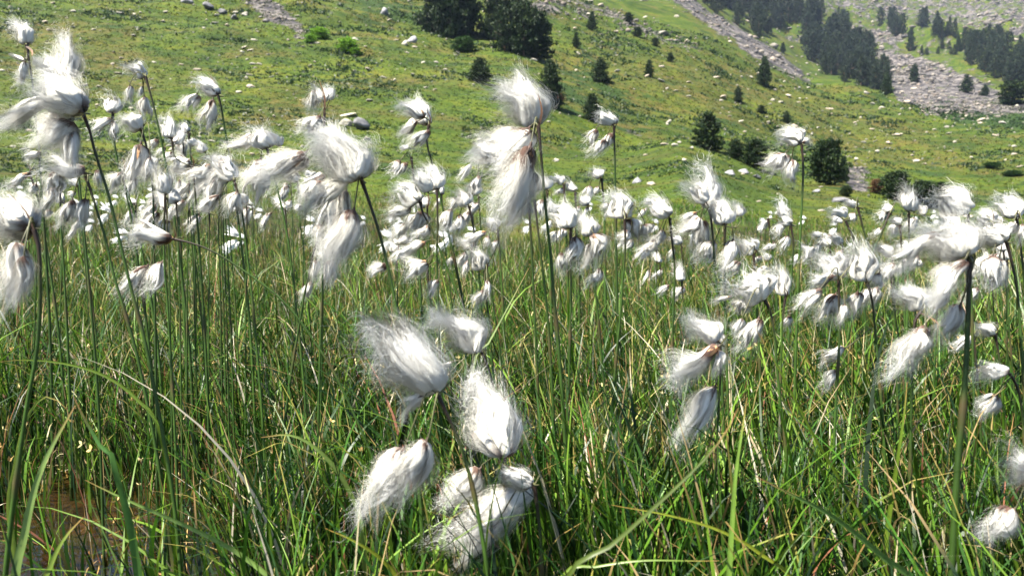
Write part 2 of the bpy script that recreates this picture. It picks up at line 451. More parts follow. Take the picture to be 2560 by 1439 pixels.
BROWN = [([(1330, 130), (1700, 140), (2000, 220), (2330, 330), (2250, 420), (1900, 330), (1500, 260)], 50, 200, 0.45),
         ([(0, 60), (320, 70), (420, 230), (250, 260), (0, 200)], 20, 120, 0.5),
         ([(640, 200), (820, 220), (900, 330), (700, 330)], 12, 60, 0.5),
         ([(2100, 330), (2500, 380), (2400, 430), (2150, 400)], 40, 130, 0.4)]
brown = np.zeros_like(ZG)
for poly, r0, r1, wgt in BROWN:
    brown = np.maximum(brown, (inpoly(px_, py_, poly) & front & (RG > r0) & (RG < r1)) * wgt)
brown = blur(blur(brown, 5, 1), 8, 0)
HEATH = [([(2300, 262), (3200, 275), (3200, 330), (2560, 325), (2380, 300)], 80, 200, 1.6),
         ([(1380, 180), (1480, 160), (1560, 240), (1560, 300), (1400, 300)], 40, 110, 0.6),
         ([(900, 0), (1050, 0), (1100, 60), (900, 60)], 40, 160, 0.8)]
heath = np.zeros_like(ZG)
for poly, r0, r1, wgt in HEATH:
    heath = np.maximum(heath, (inpoly(px_, py_, poly) & front & (RG > r0) & (RG < r1)) * wgt)
heath = blur(blur(heath, 3, 1), 5, 0)
bog = 1 - np.clip((RG - 7 + fbm(XG / 1.5, YG / 1.5, 4, 3) * 4) / 5, 0, 1)

idx = np.arange(NA * NR).reshape(NA, NR)
nx = np.roll(idx, -1, 0)
q = np.stack([idx[:, :-1], nx[:, :-1], nx[:, 1:], idx[:, 1:]], -1).reshape(-1, 4)[:, ::-1]
V = np.stack([XG, YG, ZG], -1).reshape(-1, 3)
cidx = len(V); V = np.vstack([V, [[0, 0, 0.02]]])
tri = np.stack([idx[:, 0], nx[:, 0], np.full(NA, cidx)], -1)
ap = lambda a: np.append(a.ravel(), 0)
me = mk_mesh('ground', V, [q, tri], [M_GROUND], attrs={'scree': ap(scree), 'brown': ap(brown), 'heath': ap(heath), 'hill': ap(hill), 'bog': np.append(bog.ravel(), 1)}, smooth=True)
ground = link('ground', me); ground['kind'] = 'structure'

# water lying in the dips
th = np.linspace(0, 2 * math.pi, 49)[:-1]
Vw = np.vstack([[0, 0, 0.0]] + [[3.4 * math.sin(a), 3.4 * math.cos(a), 0.0] for a in th])
fw = np.array([[0, 1 + (i + 1) % 48, 1 + i] for i in range(48)])
water = link('water', mk_mesh('water', Vw, [fw], [M_WATER])); water['kind'] = 'structure'

# ------------------------------------------------------------------ rocks
def rock_geo(seed, n=0):
    r = np.random.default_rng(seed)
    import bmesh
    bm = bmesh.new(); bmesh.ops.create_icosphere(bm, subdivisions=2 if n else 1, radius=1)
    V = np.array([v.co[:] for v in bm.verts]); Fc = np.array([[v.index for v in f.verts] for f in bm.faces]); bm.free()
    for _ in range(9 if n else 5):
        d = r.normal(size=3); d /= np.linalg.norm(d); c = r.uniform(0.35, 0.8)
        s = V @ d; V -= np.maximum(s - c, 0)[:, None] * d
    V *= 1 + r.normal(size=(len(V), 1)) * 0.04
    return V, Fc
ROCKG = [rock_geo(100 + i, 1) for i in range(10)]
ROCKL = [rock_geo(200 + i, 0) for i in range(12)]
TONES = np.array([(0.34, 0.32, 0.26), (0.42, 0.39, 0.32), (0.26, 0.245, 0.21), (0.35, 0.30, 0.24), (0.20, 0.195, 0.19)])
ROCKM = []
for i, (v, f) in enumerate(ROCKG):
    for ti in (0, 1, 2, 3):
        if (i + ti) % 2: continue
        ROCKM.append(mk_mesh('rock', v, [f], [M_ROCK], col=np.tile(TONES[ti], (len(v), 1))))
DARKROCK = mk_mesh('rock', ROCKG[3][0], [ROCKG[3][1]], [M_ROCK], col=np.tile((0.14, 0.14, 0.15), (len(ROCKG[3][0]), 1)))
GREYROCK = mk_mesh('rock', ROCKG[5][0], [ROCKG[5][1]], [M_ROCK], col=np.tile((0.24, 0.24, 0.26), (len(ROCKG[5][0]), 1)))

def place_rock(px, py, wpx, hpx, mesh, label, group=None, rz=None, dpt=None):
    p = hits([px], [py])[0]
    if np.isnan(p[0]): return None
    d = (p - CAM) @ FWD
    o = link('rock', mesh)
    sx = wpx / F * d / 2; sz = hpx / F * d / 2
    o.location = (p[0], p[1], p[2] + sz * 0.25); o.scale = (sx, (dpt or 0.8) * sx, sz * 1.15)
    o.rotation_euler = (random.uniform(-.25, .25), random.uniform(-.2, .2), random.uniform(0, 6.28) if rz is None else rz)
    tag(o, label, 'rock', group)
    return o
SPECIAL = [
    (905, 322, 62, 46, DARKROCK, 'blackish boulder in the turf just above the big arching cotton head'),
    (868, 290, 76, 12, ROCKM[2], 'long flat pale slab lying above the blackish boulder'),
    (865, 312, 60, 26, ROCKM[0], 'beige slab against the left side of the blackish boulder'),
    (915, 350, 34, 18, ROCKM[1], 'small pale stone below the blackish boulder'),
    (1030, 106, 34, 26, GREYROCK, 'rounded blue grey boulder left of the big dark pines'),
    (1014, 113, 22, 20, ROCKM[4], 'pale block leaning on the left of the blue grey boulder'),
    (960, 35, 30, 24, GREYROCK, 'grey boulder on the grass below the top edge of the slope'),
    (1592, 457, 34, 22, GREYROCK, 'grey rounded stone beside a white one on the terrace'),
    (1628, 462, 34, 13, ROCKM[3], 'long whitish stone right of the grey rounded stone'),
    (1690, 365, 26, 12, ROCKM[2], 'pinkish flat stone on the terrace left of the wide dark pine'),
    (1665, 362, 30, 9, ROCKM[3], 'thin flat whitish slab beside the pinkish flat stone'),
    (1388, 404, 30, 14, ROCKM[6], 'white stone on the turf right of the tallest cotton head'),
    (1825, 436, 40, 20, GREYROCK, 'left grey boulder of the small outcrop at the terrace edge'),
    (1858, 432, 44, 18, GREYROCK, 'middle grey boulder of the small outcrop at the terrace edge'),
    (1890, 444, 38, 16, DARKROCK, 'dark right boulder of the small outcrop at the terrace edge'),
    (2095, 505, 60, 22, DARKROCK, 'dark stone face in the terrace bank below the bushy pine'),
    (2040, 480, 30, 12, GREYROCK, 'low grey stone in the turf at the foot of the bushy pine'),
    (2166, 234, 26, 11, ROCKM[1], 'white slab on the crest below the dark far wood'),
    (2265, 257, 26, 11, ROCKM[3], 'white slab on the crest below the pale scree'),
    (1655, 85, 44, 16, ROCKM[1], 'long pale slab at the lower end of the diagonal stone band'),
    (1505, 17, 28, 12, ROCKM[3], 'large pale stone near the top of the slope right of the pines'),
    (1265, 98, 14, 8, ROCKM[1], 'small pale stone glinting among the dark pines'),
    (1655, 168, 22, 9, ROCKM[3], 'whitish stone right of a small lone pine in mid slope'),
    (1810, 245, 28, 10, ROCKM[3], 'slanting whitish slab left of a narrow small pine'),
    (470, 8, 44, 22, GREYROCK, 'grey boulder at the top edge left of the stone band'),
    (522, 22, 40, 26, DARKROCK, 'black boulder highest in the row left of the stone band'),
    (556, 34, 34, 22, DARKROCK, 'black boulder second in the row left of the stone band'),
    (588, 48, 30, 18, DARKROCK, 'black boulder lowest in the row left of the stone band'),
    (612, 38, 30, 16, ROCKM[1], 'whitish block between the black boulders and the stone band'),
    (885, 102, 34, 14, ROCKM[5], 'reddish flat stone behind the bright green bush'),
]
for s in SPECIAL: place_rock(*s)

# stones scattered over the hillside: the ones that show largest are objects, the small ones one heap of stuff
n_try = 4600
spx = rng.uniform(-300, 2860, n_try); spy = rng.uniform(-20, 560, n_try)
dens = 0.30 + 0.7 * np.clip(fbm(spx / 140, spy / 60, 55, 3) + 0.35, 0, 1)
dens *= np.where(spy > 420, 0.12, 1) * np.where((spx > 1800) & (spy > 240), 2.0, 1)
dens *= np.where((spx > 1000) & (spx < 1700) & (spy > 200), 0.5, 1)
keep = rng.random(n_try) < dens
spx, spy = spx[keep], spy[keep]
hp = hits(spx, spy, 14)
ok = ~np.isnan(hp[:, 0]) & (((hp - CAM) @ FWD) < 420)
spx, spy, hp = spx[ok], spy[ok], hp[ok]
szp = 5 + rng.gamma(1.4, 4.2, len(spx)); szp = np.minimum(szp, 26)
szp *= np.where(((hp - CAM) @ FWD) > 200, 0.8, 1)
order = np.argsort(-szp)
vis = [i for i in order if 0 < spx[i] < 2560][:270]
for k, i in enumerate(vis):
    m = ROCKM[k % len(ROCKM)]
    o = link('rock', m)
    d = (hp[i] - CAM) @ FWD; s = szp[i] / F * d / 2
    o.location = (hp[i][0], hp[i][1], hp[i][2] + 0.22 * s); o.scale = (s * rng.uniform(.9, 1.4), s * rng.uniform(.4, .8), s * rng.uniform(.25, .5))
    o.rotation_euler = (rng.uniform(-.35, .35), rng.uniform(-.25, .25), rng.uniform(0, 6.28))
    tag(o, 'pale angular stone half sunk in the grass of the mountain slope', 'rock', 'pale stones scattered over the slope')

def stone_heap(name, P, S, label, cat):
    Vs, Fs, Cs = [], [], []; off = 0
    for p, s in zip(P, S):
        v, f = ROCKL[rng.integers(len(ROCKL))]
        a = rng.uniform(0, 6.28); c_, s_ = math.cos(a), math.sin(a)
        q_ = v * np.array([1, rng.uniform(.5, .9), rng.uniform(.35, .7)]) * s
        q_ = np.stack([q_[:, 0] * c_ - q_[:, 1] * s_, q_[:, 0] * s_ + q_[:, 1] * c_, q_[:, 2] + 0.15 * q_[:, 0] * rng.uniform(-1, 1)], 1)
        Vs.append(q_ + p + np.array([0, 0, .15 * s])); Fs.append(f + off); off += len(v)
        Cs.append(np.tile(TONES[rng.integers(5)] * (np.array([.56, .54, .56]) if 'scree' in name else .85) * rng.uniform(.5, 1.1), (len(v), 1)))
    o = link(name, mk_mesh(name, np.vstack(Vs), [np.vstack(Fs)], [M_ROCK], col=np.vstack(Cs)))
    return tag(o, label, cat, kind='stuff')
rest = [i for i in range(len(spx)) if i not in set(vis)]
stone_heap('small_stones', hp[rest], [szp[i] / F * ((hp[i] - CAM) @ FWD) / 2 * 0.8 for i in rest], 'small pale stones strewn through the grass of the slope', 'stones')
PP, SS = [], []
for poly, r0, r1, wgt in SCREE:
    xs = [p[0] for p in poly]; ys = [p[1] for p in poly]
    area = (min(max(xs), 2860) - max(min(xs), 0)) * (max(ys) - max(min(ys), -20))
    n = int(min(area / 26, 2600))
    ax = rng.uniform(max(min(xs), -100), min(max(xs), 2860), n); ay = rng.uniform(max(min(ys), -20), max(ys), n)
    jx = ax + rng.normal(0, 13, n); jy = ay + rng.normal(0, 8, n)
    k = inpoly(ax, ay, poly) & (fbm(ax / 45, ay / 22, 12, 3) > rng.uniform(-.35, .15, n)); h_ = hits(jx[k], jy[k], 14)
    dd = (h_ - CAM) @ FWD
    g = ~np.isnan(h_[:, 0]) & (dd > r0 * .8) & (dd < r1 * 1.1)
    h_ = h_[g]; dd = dd[g]
    sz = (4 + rng.gamma(1.3, 3.4, len(h_))) / F * dd / 2
    PP.append(h_); SS.append(np.minimum(sz, 2.2))
stone_heap('scree_stones', np.vstack(PP), np.concatenate(SS), 'grey and pinkish broken stones of the scree bands', 'scree')

# ------------------------------------------------------------------ trees
def crown_geo(seed, shape='cone', n=620, tone=(0.013, 0.026, 0.008), mat=None):
    """unit tree: height 1, radius about 0.5 at the widest; small needle tufts on branches"""
    r = np.random.default_rng(seed)
    C = []
    nb = 54
    for b in range(nb):
        u = (b + r.random()) / nb
        z = 0.03 + 0.95 * u
        if shape == 'cone': rad = 0.5 * (1 - u) ** 0.8 * (0.75 + 0.25 * math.sin(u * 3)) + 0.03
        elif shape == 'round': rad = 0.5 * math.sqrt(max(0.02, 1 - (2 * u - 0.85) ** 2 / 1.4)) * 0.95
        else: rad = 0.42 * (1 - u ** 2.2) ** 0.7 + 0.05
        rad *= r.uniform(0.62, 1.12)
        a = b * 2.4 + r.uniform(-.5, .5)
        m = max(6, int(1.7 * n / nb * (rad / 0.3)))
        s = r.uniform(0.12, 1, m) ** 0.6
        px = np.cos(a) * rad * s + r.normal(0, .035, m) * (1 + s); py = np.sin(a) * rad * s + r.normal(0, .035, m) * (1 + s)
        pz = z + 0.10 * s * rad / 0.4 * r.uniform(0, 1) + r.normal(0, 0.018, m)
        C.append(np.stack([px, py, pz], 1))
    C = np.vstack(C); M = len(C)
    k = 7
    D = r.normal(size=(M, k, 3)); D[..., 2] += 0.5
    D[..., :2] += C[:, None, :2] * 2.5
    D /= np.linalg.norm(D, axis=2)[..., None]
    Ln = r.uniform(0.035, 0.075, (M, k))
    S = np.cross(D, r.normal(size=(M, k, 3))); S /= np.linalg.norm(S, axis=2)[..., None]
    P0 = np.repeat(C[:, None], k, 1) + r.normal(0, .008, (M, k, 3)); P1 = P0 + D * Ln[..., None]
    P = np.stack([P0, (P0 + P1) / 2, P1], 2).reshape(-1, 3, 3)
    S3 = np.repeat(S.reshape(-1, 1, 3), 3, 1)
    hw = np.tile(np.array([[0.007, 0.015, 0.005]]), (M * k, 1))
    tn = np.array(tone) * r.uniform(0.7, 1.5, (M, 1)) * np.array([1, 1, 1])
    yel = (r.random((M, 1)) < .15) * np.array([0.012, 0.016, 0.0])
    c = np.repeat(tn + yel, k, 0)[:, None].repeat(3, 1)
    V, f, cc = ribbons(P, S3, hw, c)
    return mk_mesh('crown', V, [f], [mat or M_NEEDLE], col=cc)

def trunk_geo(seed, top=0.9):
    r = np.random.default_rng(seed)
    n = 8; z = np.linspace(-0.05, top, n)
    pts = np.stack([r.normal(0, .006, n).cumsum(), r.normal(0, .006, n).cumsum(), z], 1); pts[0, :2] = 0
    V, f, _ = tube(pts, np.linspace(0.028, 0.004, n), 7)
    vs, fs = [V], [f]; off = len(V)
    for b in range(16):
        u = r.uniform(.08, .85); p0 = np.array([np.interp(u, z, pts[:, 0]), np.interp(u, z, pts[:, 1]), u])
        a = r.uniform(0, 6.28); L_ = 0.4 * (1 - u) + .05
        p1 = p0 + np.array([math.cos(a) * L_, math.sin(a) * L_, .06])
        v, g, _ = tube([p0, (p0 + p1) / 2 + [0, 0, -.01], p1], [.008, .006, .002], 4)
        vs.append(v); fs.append(g + off); off += len(v)
    return mk_mesh('trunk', np.vstack(vs), [np.vstack(fs)], [M_BARK])

CONES = [crown_geo(i, 'cone') for i in range(4)]
COLS = [crown_geo(20 + i, 'col') for i in range(3)]
ROUNDS = [crown_geo(30 + i, 'round', tone=(0.014, 0.028, 0.009)) for i in range(3)]
FARC = [crown_geo(40 + i, s, n=260, tone=(0.014, 0.024, 0.013)) for i, s in enumerate(['cone', 'col', 'cone', 'col', 'round'])]
TRUNKS = [trunk_geo(60 + i) for i in range(4)]
GREENC = [crown_geo(50, 'round', tone=(0.13, 0.25, 0.02), mat=M_BUSH), crown_geo(51, 'round', tone=(0.025, 0.06, 0.012), mat=M_BUSH)]
REDC = crown_geo(52, 'round', tone=(0.09, 0.05, 0.025))

def tree(px, py, hpx, wpx, crown, label, group=None, cat='pine tree', name='pine_tree', rmin=10):
    p = hits([px], [py], rmin)[0]
    if np.isnan(p[0]): return None
    d = (p - CAM) @ FWD
    hh = hpx / F * d * 1.08; ww = wpx / F * d * 1.12
    e = bpy.data.objects.new(name, None); COL.objects.link(e)
    e.location = (p[0], p[1], p[2] - 0.02 * hh); e.scale = (ww, ww, hh); e.rotation_euler = (0, 0, random.uniform(0, 6.28))
    e.empty_display_size = 0.1
    tag(e, label, cat, group)
    link('crown', crown, e); link('trunk', TRUNKS[random.randrange(4)], e)
    return e

TREES = [
    (1085, 82, 130, 78, CONES[0], 'left pine of the big dark group cut off by the top of the picture'),
    (1128, 96, 158, 96, ROUNDS[0], 'widest pine in the middle of the big dark top group'),
    (1172, 90, 135, 80, CONES[1], 'right pine of the big dark group beside a green gap'),
    (1235, 100, 120, 58, COLS[0], 'paler slender pine just right of the green gap'),
    (1262, 128, 130, 70, CONES[2], 'pine at the left of the dark clump above the tallest cotton head'),
    (1298, 60, 80, 50, COLS[1], 'narrow pine rising behind the dark clump above the tallest cotton head'),
    (1310, 140, 124, 72, ROUNDS[1], 'dense pine in the middle of the clump above the tallest cotton head'),
    (1345, 150, 112, 74, ROUNDS[2], 'rounded pine at the right end of the clump above the tallest cotton head'),
    (1200, 206, 56, 66, CONES[3], 'small squat pine alone on the turf below the dark groups'),
    (1376, 268, 108, 60, COLS[2], 'very dark upright pine just right of the tallest cotton head'),
    (1480, 76, 44, 26, CONES[0], 'small pointed pine high on the slope beside the diagonal stone band'),
    (1571, 60, 26, 22, ROUNDS[0], 'tiny pine standing in the diagonal stone band'),
    (1594, 93, 22, 24, ROUNDS[1], 'tiny round pine just under the diagonal stone band'),
    (1440, 120, 36, 22, CONES[1], 'small pine on open grass right of the rounded clump'),
    (1638, 116, 20, 18, ROUNDS[2], 'tiny bushy pine below the lower end of the diagonal stone band'),
    (1502, 206, 54, 42, COLS[0], 'grey green pine in mid slope above the small pink topped cotton head'),
    (1622, 193, 40, 27, CONES[2], 'small pointed lone pine in the middle of the brownish slope'),
    (1676, 155, 22, 17, COLS[1], 'tiny dark pine up slope from the small pointed lone pine'),
    (1480, 302, 62, 44, COLS[2], 'dull green pine directly left of the small cotton head on a straight stem'),
    (1910, 216, 70, 38, CONES[3], 'dark pine standing on the crest where the pale stones begin'),
    (1845, 256, 36, 22, COLS[0], 'narrow small pine under the slanting whitish slab'),
    (1903, 283, 18, 20, ROUNDS[1], 'low round pine seedling in the slope right of the narrow small pine'),
    (1966, 308, 28, 22, CONES[0], 'small pine just above the white cotton head on the tallest right stem'),
    (1768, 374, 86, 88, CONES[1], 'wide dark pine at the terrace edge in the gully'),
    (1838, 398, 46, 36, ROUNDS[0], 'slim pine left in the pair behind the terrace edge'),
    (1885, 420, 66, 64, ROUNDS[2], 'bushy pine with rusty twigs right in the pair behind the terrace edge'),
    (2065, 462, 104, 90, ROUNDS[1], 'tall bushy pine behind the terrace right of the white cotton head'),
    (2108, 458, 62, 28, COLS[2], 'slim small pine touching the right side of the tall bushy pine'),
    (2115, 492, 26, 30, ROUNDS[0], 'tiny brownish pine on the lip of the terrace'),
    (2240, 500, 66, 70, ROUNDS[1], 'low spreading pine right of the rust coloured shrub in the gully'),
    (2305, 518, 62, 62, ROUNDS[0], 'dark pine behind the fluffy upright cotton heads at right'),
    (2342, 520, 60, 60, ROUNDS[2], 'rightmost low pine of the gully behind the cotton heads'),
    (2530, 262, 56, 62, ROUNDS[0], 'rounded dark pine at the right edge below the scree'),
    (2415, 232, 42, 32, CONES[0], 'dark pine at the bottom of the scree near the right edge'),
    (2462, 240, 26, 24, CONES[1], 'smaller pine between the scree pine and the rounded right one'),
    (2285, 208, 44, 22, COLS[1], 'narrow lone pine in the middle of the scree'),
    (2217, 178, 24, 14, COLS[2], 'tiny lone pine at the upper left of the scree'),
    (2215, 238, 52, 30, CONES[3], 'pine at the lower end of the dark far wood'),
    (2276, 128, 54, 18, COLS[0], 'tall slim pine standing below the row of far pines'),
    (2395, 130, 36, 14, COLS[1], 'slim pine left of the dark right hand far wood'),
    (1957, 133, 24, 14, COLS[2], 'tiny pine above the stones at the crest'),
]
for i, t_ in enumerate(TREES): tree(*t_)
for (px, py, h_, w_, cr_, lb) in [
        (870, 132, 34, 48, GREENC[0], 'bright green bush among the stones in the upper left slope'),
        (800, 98, 26, 44, GREENC[0], 'paler bright green bush beside the yellow lit grass'),
        (776, 108, 20, 28, GREENC[0], 'smallest bright green bush of the upper left slope'),
        (890, 138, 18, 26, GREENC[0], 'low bright green shoot right of the bright bush'),
        (2190, 484, 34, 34, REDC, 'rust red shrub in the gully between two pines'),
        (1400, 256, 20, 26, REDC, 'small rust red shrub at the foot of the very dark upright pine'),
        (1160, 130, 34, 60, GREENC[1], 'dark green low shrub under the big dark pines'),
        (2480, 420, 14, 46, GREENC[1], 'flat dark green shrub on the right slope, the upper of two'),
        (2530, 440, 14, 50, GREENC[1], 'flat dark green shrub on the right slope, the lower of two')]:
    tree(px, py, h_, w_, cr_, lb, cat='shrub', name='shrub')

def wood(poly, n, h0, h1, label, group, rmin):
    xs = [p[0] for p in poly]; ys = [p[1] for p in poly]; c = 0; tries = 0
    while c < n and tries < 4000:
        tries += 1
        x = random.uniform(min(xs), max(xs)); y = random.uniform(min(ys), max(ys))
        if not inpoly(np.array([x]), np.array([y]), poly)[0]: continue
        h_ = random.uniform(h0, h1)
        if tree(x, y, h_, h_ * random.uniform(.42, .62), random.choice(FARC), label, group, rmin=rmin): c += 1
wood([(1740, -10), (1990, -20), (2060, 50), (2040, 78), (1930, 72), (1915, 110), (1850, 75), (1790, 40)], 78, 38, 66, 'dark pine of the far wood above the stony crest', 'pines of the wood above the crest', 60)
wood([(2005, 110), (2080, 95), (2160, 135), (2205, 185), (2225, 238), (2150, 216), (2070, 196), (2030, 165)], 80, 42, 76, 'dark pine of the far wood left of the scree', 'pines of the wood left of the scree', 60)
wood([(2145, 62), (2300, 66), (2400, 84), (2400, 104), (2300, 96), (2240, 92), (2150, 75)], 18, 34, 52, 'dark far pine in the row above the scree', 'pines of the row above the scree', 60)
wood([(2400, 110), (2480, 115), (2580, 150), (2640, 210), (2540, 222), (2480, 195), (2420, 160)], 58, 36, 64, 'dark pine of the far wood near the right edge', 'pines of the wood near the right edge', 60)
wood([(2090, 40), (2130, 40), (2130, 75), (2095, 70)], 6, 26, 36, 'small bluish far pine under the grey rock face', 'bluish pines under the rock face', 60)
wood([(2330, 118), (2390, 125), (2380, 165), (2280, 150)], 9, 14, 26, 'small far pine among rocks above the scree', 'small pines among rocks above the scree', 60)

# ------------------------------------------------------------------ grass
GREENS = np.array([(0.018, 0.055, 0.004), (0.046, 0.115, 0.006), (0.098, 0.185, 0.009), (0.008, 0.028, 0.003), (0.18, 0.275, 0.020), (0.030, 0.082, 0.006)])
DRY = np.array([(0.50, 0.43, 0.26), (0.62, 0.56, 0.42), (0.30, 0.22, 0.10), (0.22, 0.09, 0.05), (0.34, 0.32, 0.10)])

def blade_field(n, r0, r1, h0, h1, w0, w1, dry=0.10, segs=4, bend=(0.15, 1.2), amax=44, clump=0.10, mask=None, flat=0.0, rpow=0.5):
    u = rng.random(n); r = (r0 ** (1 / rpow) + u * (r1 ** (1 / rpow) - r0 ** (1 / rpow))) ** rpow
    a = np.radians(rng.uniform(-amax, amax, n))
    x = r * np.sin(a); y = r * np.cos(a)
    if clump:
        k = rng.random(n) < 0.75
        nc = max(8, n // 45)
        ci = rng.integers(0, nc, n); x = np.where(k, x[ci] + rng.normal(0, clump * .3, n), x); y = np.where(k, y[ci] + rng.normal(0, clump * .3, n), y)
    if mask is not None:
        m = mask(x, y) > rng.random(n); x = x[m]; y = y[m]; n = len(x)
    z = hgt(x, y)
    hgt_ = rng.uniform(h0, h1, n) * (0.75 + 0.5 * rng.random(n)) * (1 + 0.5 * vnoise(x / .25, y / .25, 5))
    wd = rng.uniform(w0, w1, n)
    az = rng.uniform(0, 2 * math.pi, n)
    # slight common lean to the left: the wind
    lx = np.cos(az); ly = np.sin(az)
    b = rng.uniform(*bend, n) * (rng.random(n) ** 0.8)
    if flat: b = b + flat
    t = np.linspace(0, 1, segs + 1)
    th0 = rng.uniform(0.02, 0.28, n)[:, None] + (flat * 0.9 if flat else 0)
    ang = th0 + b[:, None] * t[None] ** 1.3 * 1.25
    ds = (hgt_ * (1 + 0.35 * b))[:, None] / segs
    dx = np.sin(ang) * ds; dzz = np.cos(ang) * ds
    cx_ = np.concatenate([np.zeros((n, 1)), np.cumsum(dx[:, :-1], 1)], 1); cz_ = np.concatenate([np.zeros((n, 1)), np.cumsum(dzz[:, :-1], 1)], 1)
    P = np.stack([x[:, None] + lx[:, None] * cx_ - 0.12 * cz_, y[:, None] + ly[:, None] * cx_, np.maximum(z[:, None] - 0.004 + cz_, z[:, None] - .004)], -1)
    tw = rng.uniform(-.9, .9, n)
    S = np.stack([-ly * np.cos(tw) + lx * np.sin(tw), lx * np.cos(tw) + ly * np.sin(tw), rng.uniform(-.2, .2, n)], 1)
    S = np.repeat(S[:, None], segs + 1, 1)
    hw = wd[:, None] / 2 * (1 - t[None] ** 2.2 * 0.93)
    isdry = rng.random(n) < dry
    c = GREENS[rng.integers(0, 6, n)] * rng.uniform(.34, .92, (n, 1)) * np.array([.86, 1.0, 1.25])
    c[isdry] = DRY[rng.integers(0, 5, isdry.sum())] * rng.uniform(.5, 1.0, (isdry.sum(), 1))
    cc = np.repeat(c[:, None], segs + 1, 1)
    tipdry = (rng.random(n) < .22)
    cc[tipdry, -2:] = cc[tipdry, -2:] * .45 + np.array([0.32, 0.20, 0.07]) * .55
    return ribbons(P, S, hw, cc)

def join(parts):
    V, Fc, C = [], [], []; off = 0
    for v, f, c in parts:
        V.append(v); Fc.append(f + off); C.append(c); off += len(v)
    return np.vstack(V), np.vstack(Fc), np.vstack(C)

def pool_mask(x, y):
    q1 = np.exp(-(((x + .60) / .27) ** 2 + ((y - 1.16) / .33) ** 2) ** 1.8)
    q2 = ((x < -0.36 * y) & (y < 0.98)) * 0.80
    q3 = (y < 0.72) * 0.45
    return np.clip(1 - 0.93 * q1 - q2 - q3, 0.02, 1)
parts = [
    blade_field(14500, 0.50, 1.5, .06, .18, .0018, .0046, mask=pool_mask, segs=5, dry=.07, clump=.12, bend=(.1, 1.7)),
    blade_field(30000, 1.4, 3.2, .07, .20, .0018, .0042, dry=.07, segs=4, clump=.2, bend=(.1, 1.7)),
    blade_field(40000, 3.0, 7.0, .05, .15, .0025, .005, dry=.10, segs=3, clump=.4),
    blade_field(42000, 6.5, 13.0, .03, .08, .004, .008, dry=.10, segs=2, clump=.8),
    # leaning and crossing blades
    blade_field(4200, 0.6, 2.2, .10, .24, .0014, .0040, dry=.12, segs=6, flat=.45, bend=(.1, 1.0), clump=0, mask=pool_mask),
    blade_field(7000, 2.0, 5.0, .08, .20, .0018, .004, dry=.14, segs=5, flat=.45, bend=(.1, 1.0), clump=0),
    # broad arching leaves
    blade_field(1150, 0.8, 2.0, .13, .24, .0035, .0065, dry=.06, segs=8, bend=(.8, 2.0), clump=0, mask=pool_mask),
    blade_field(2600, 1.9, 4.5, .12, .22, .0035, .006, dry=.06, segs=7, bend=(.8, 2.0), clump=0),
    # thin upright rush like stalks
    blade_field(3500, 0.8, 3.0, .16, .27, .0010, .0018, dry=.08, segs=5, bend=(0, .35), clump=0, mask=pool_mask),
    blade_field(4500, 2.8, 7.0, .14, .24, .0018, .0026, dry=.06, segs=4, bend=(0, .35), clump=0),
    # short ground growth under the tall blades
    blade_field(26000, 0.7, 2.6, .02, .06, .001, .0026, dry=.35, segs=3, clump=.06, mask=pool_mask),
]
V, f, c = join(parts)
g = link('grass', mk_mesh('grass', V, [f], [M_GRASS], col=c))
tag(g, 'dense fine green grass and sedge of the wet meadow', 'grass', kind='stuff')
# dead straw lying between the blades
parts = [blade_field(3800, 0.75, 2.4, .04, .12, .001, .0035, dry=1.0, segs=4, flat=1.15, bend=(0, .5), clump=.15, mask=lambda x, y: pool_mask(x, y) * .9 + .1),
         blade_field(3200, 2.2, 5.0, .05, .12, .002, .004, dry=1.0, segs=3, flat=1.1, bend=(0, .4), clump=.3)]
V, f, c = join(parts)
g = link('dead_grass', mk_mesh('dead_grass', V, [f], [M_GRASS], col=c))
tag(g, 'straw coloured dead blades matted under the green grass', 'dead grass', kind='stuff')
# tan seed spikes of small sedges
def spikes(n, r0, r1):
    r = rng.uniform(r0, r1, n); a = np.radians(rng.uniform(-42, 42, n)); x = r * np.sin(a); y = r * np.cos(a)
    z = hgt(x, y) + rng.uniform(.05, .17, n)
    k = 4
    D = rng.normal(size=(n * k, 3)) * .7; D[:, 2] += .8; D /= np.linalg.norm(D, axis=1)[:, None]
    P0 = np.repeat(np.stack([x, y, z], 1), k, 0); L_ = rng.uniform(.004, .010, n * k)[:, None]
    P = np.stack([P0, P0 + D * L_ * .5, P0 + D * L_], 1)
    S = np.cross(D, rng.normal(size=D.shape)); S /= np.linalg.norm(S, axis=1)[:, None]
    c = np.array([(0.42, 0.30, 0.10), (0.30, 0.20, 0.07), (0.10, 0.06, 0.03), (0.50, 0.42, 0.20)])[rng.integers(0, 4, n)] * rng.uniform(.7, 1.2, (n, 1))
    hw = np.tile([[.0006, .0017, .0004]], (n * k, 1)) * rng.uniform(.7, 1.4, (n * k, 1))
    sp = ribbons(P, np.repeat(S[:, None], 3, 1), hw, np.repeat(c, k, 0)[:, None].repeat(3, 1))
    g0 = np.stack([x + rng.normal(0, .008, n), y + rng.normal(0, .008, n), hgt(x, y)], 1); p1 = np.stack([x, y, z], 1)
    Pst = np.stack([g0, (g0 + p1) / 2 + [0, 0, .004], p1], 1)
    Sst = np.tile([[[1.0, 0.2, 0]]], (n, 3, 1))
    st = ribbons(Pst, Sst, np.full((n, 3), .0006), np.tile([[[0.10, 0.13, 0.035]]], (n, 3, 1)))
    return join([sp, st])
V, f, c = join([spikes(800, 1.1, 3.0), spikes(1500, 3, 7.5)])
g = link('sedge_spikes', mk_mesh('sedge_spikes', V, [f], [M_SCALE], col=c))
tag(g, 'tiny tan and brown seed spikes of small sedges in the grass', 'sedge', kind='stuff')

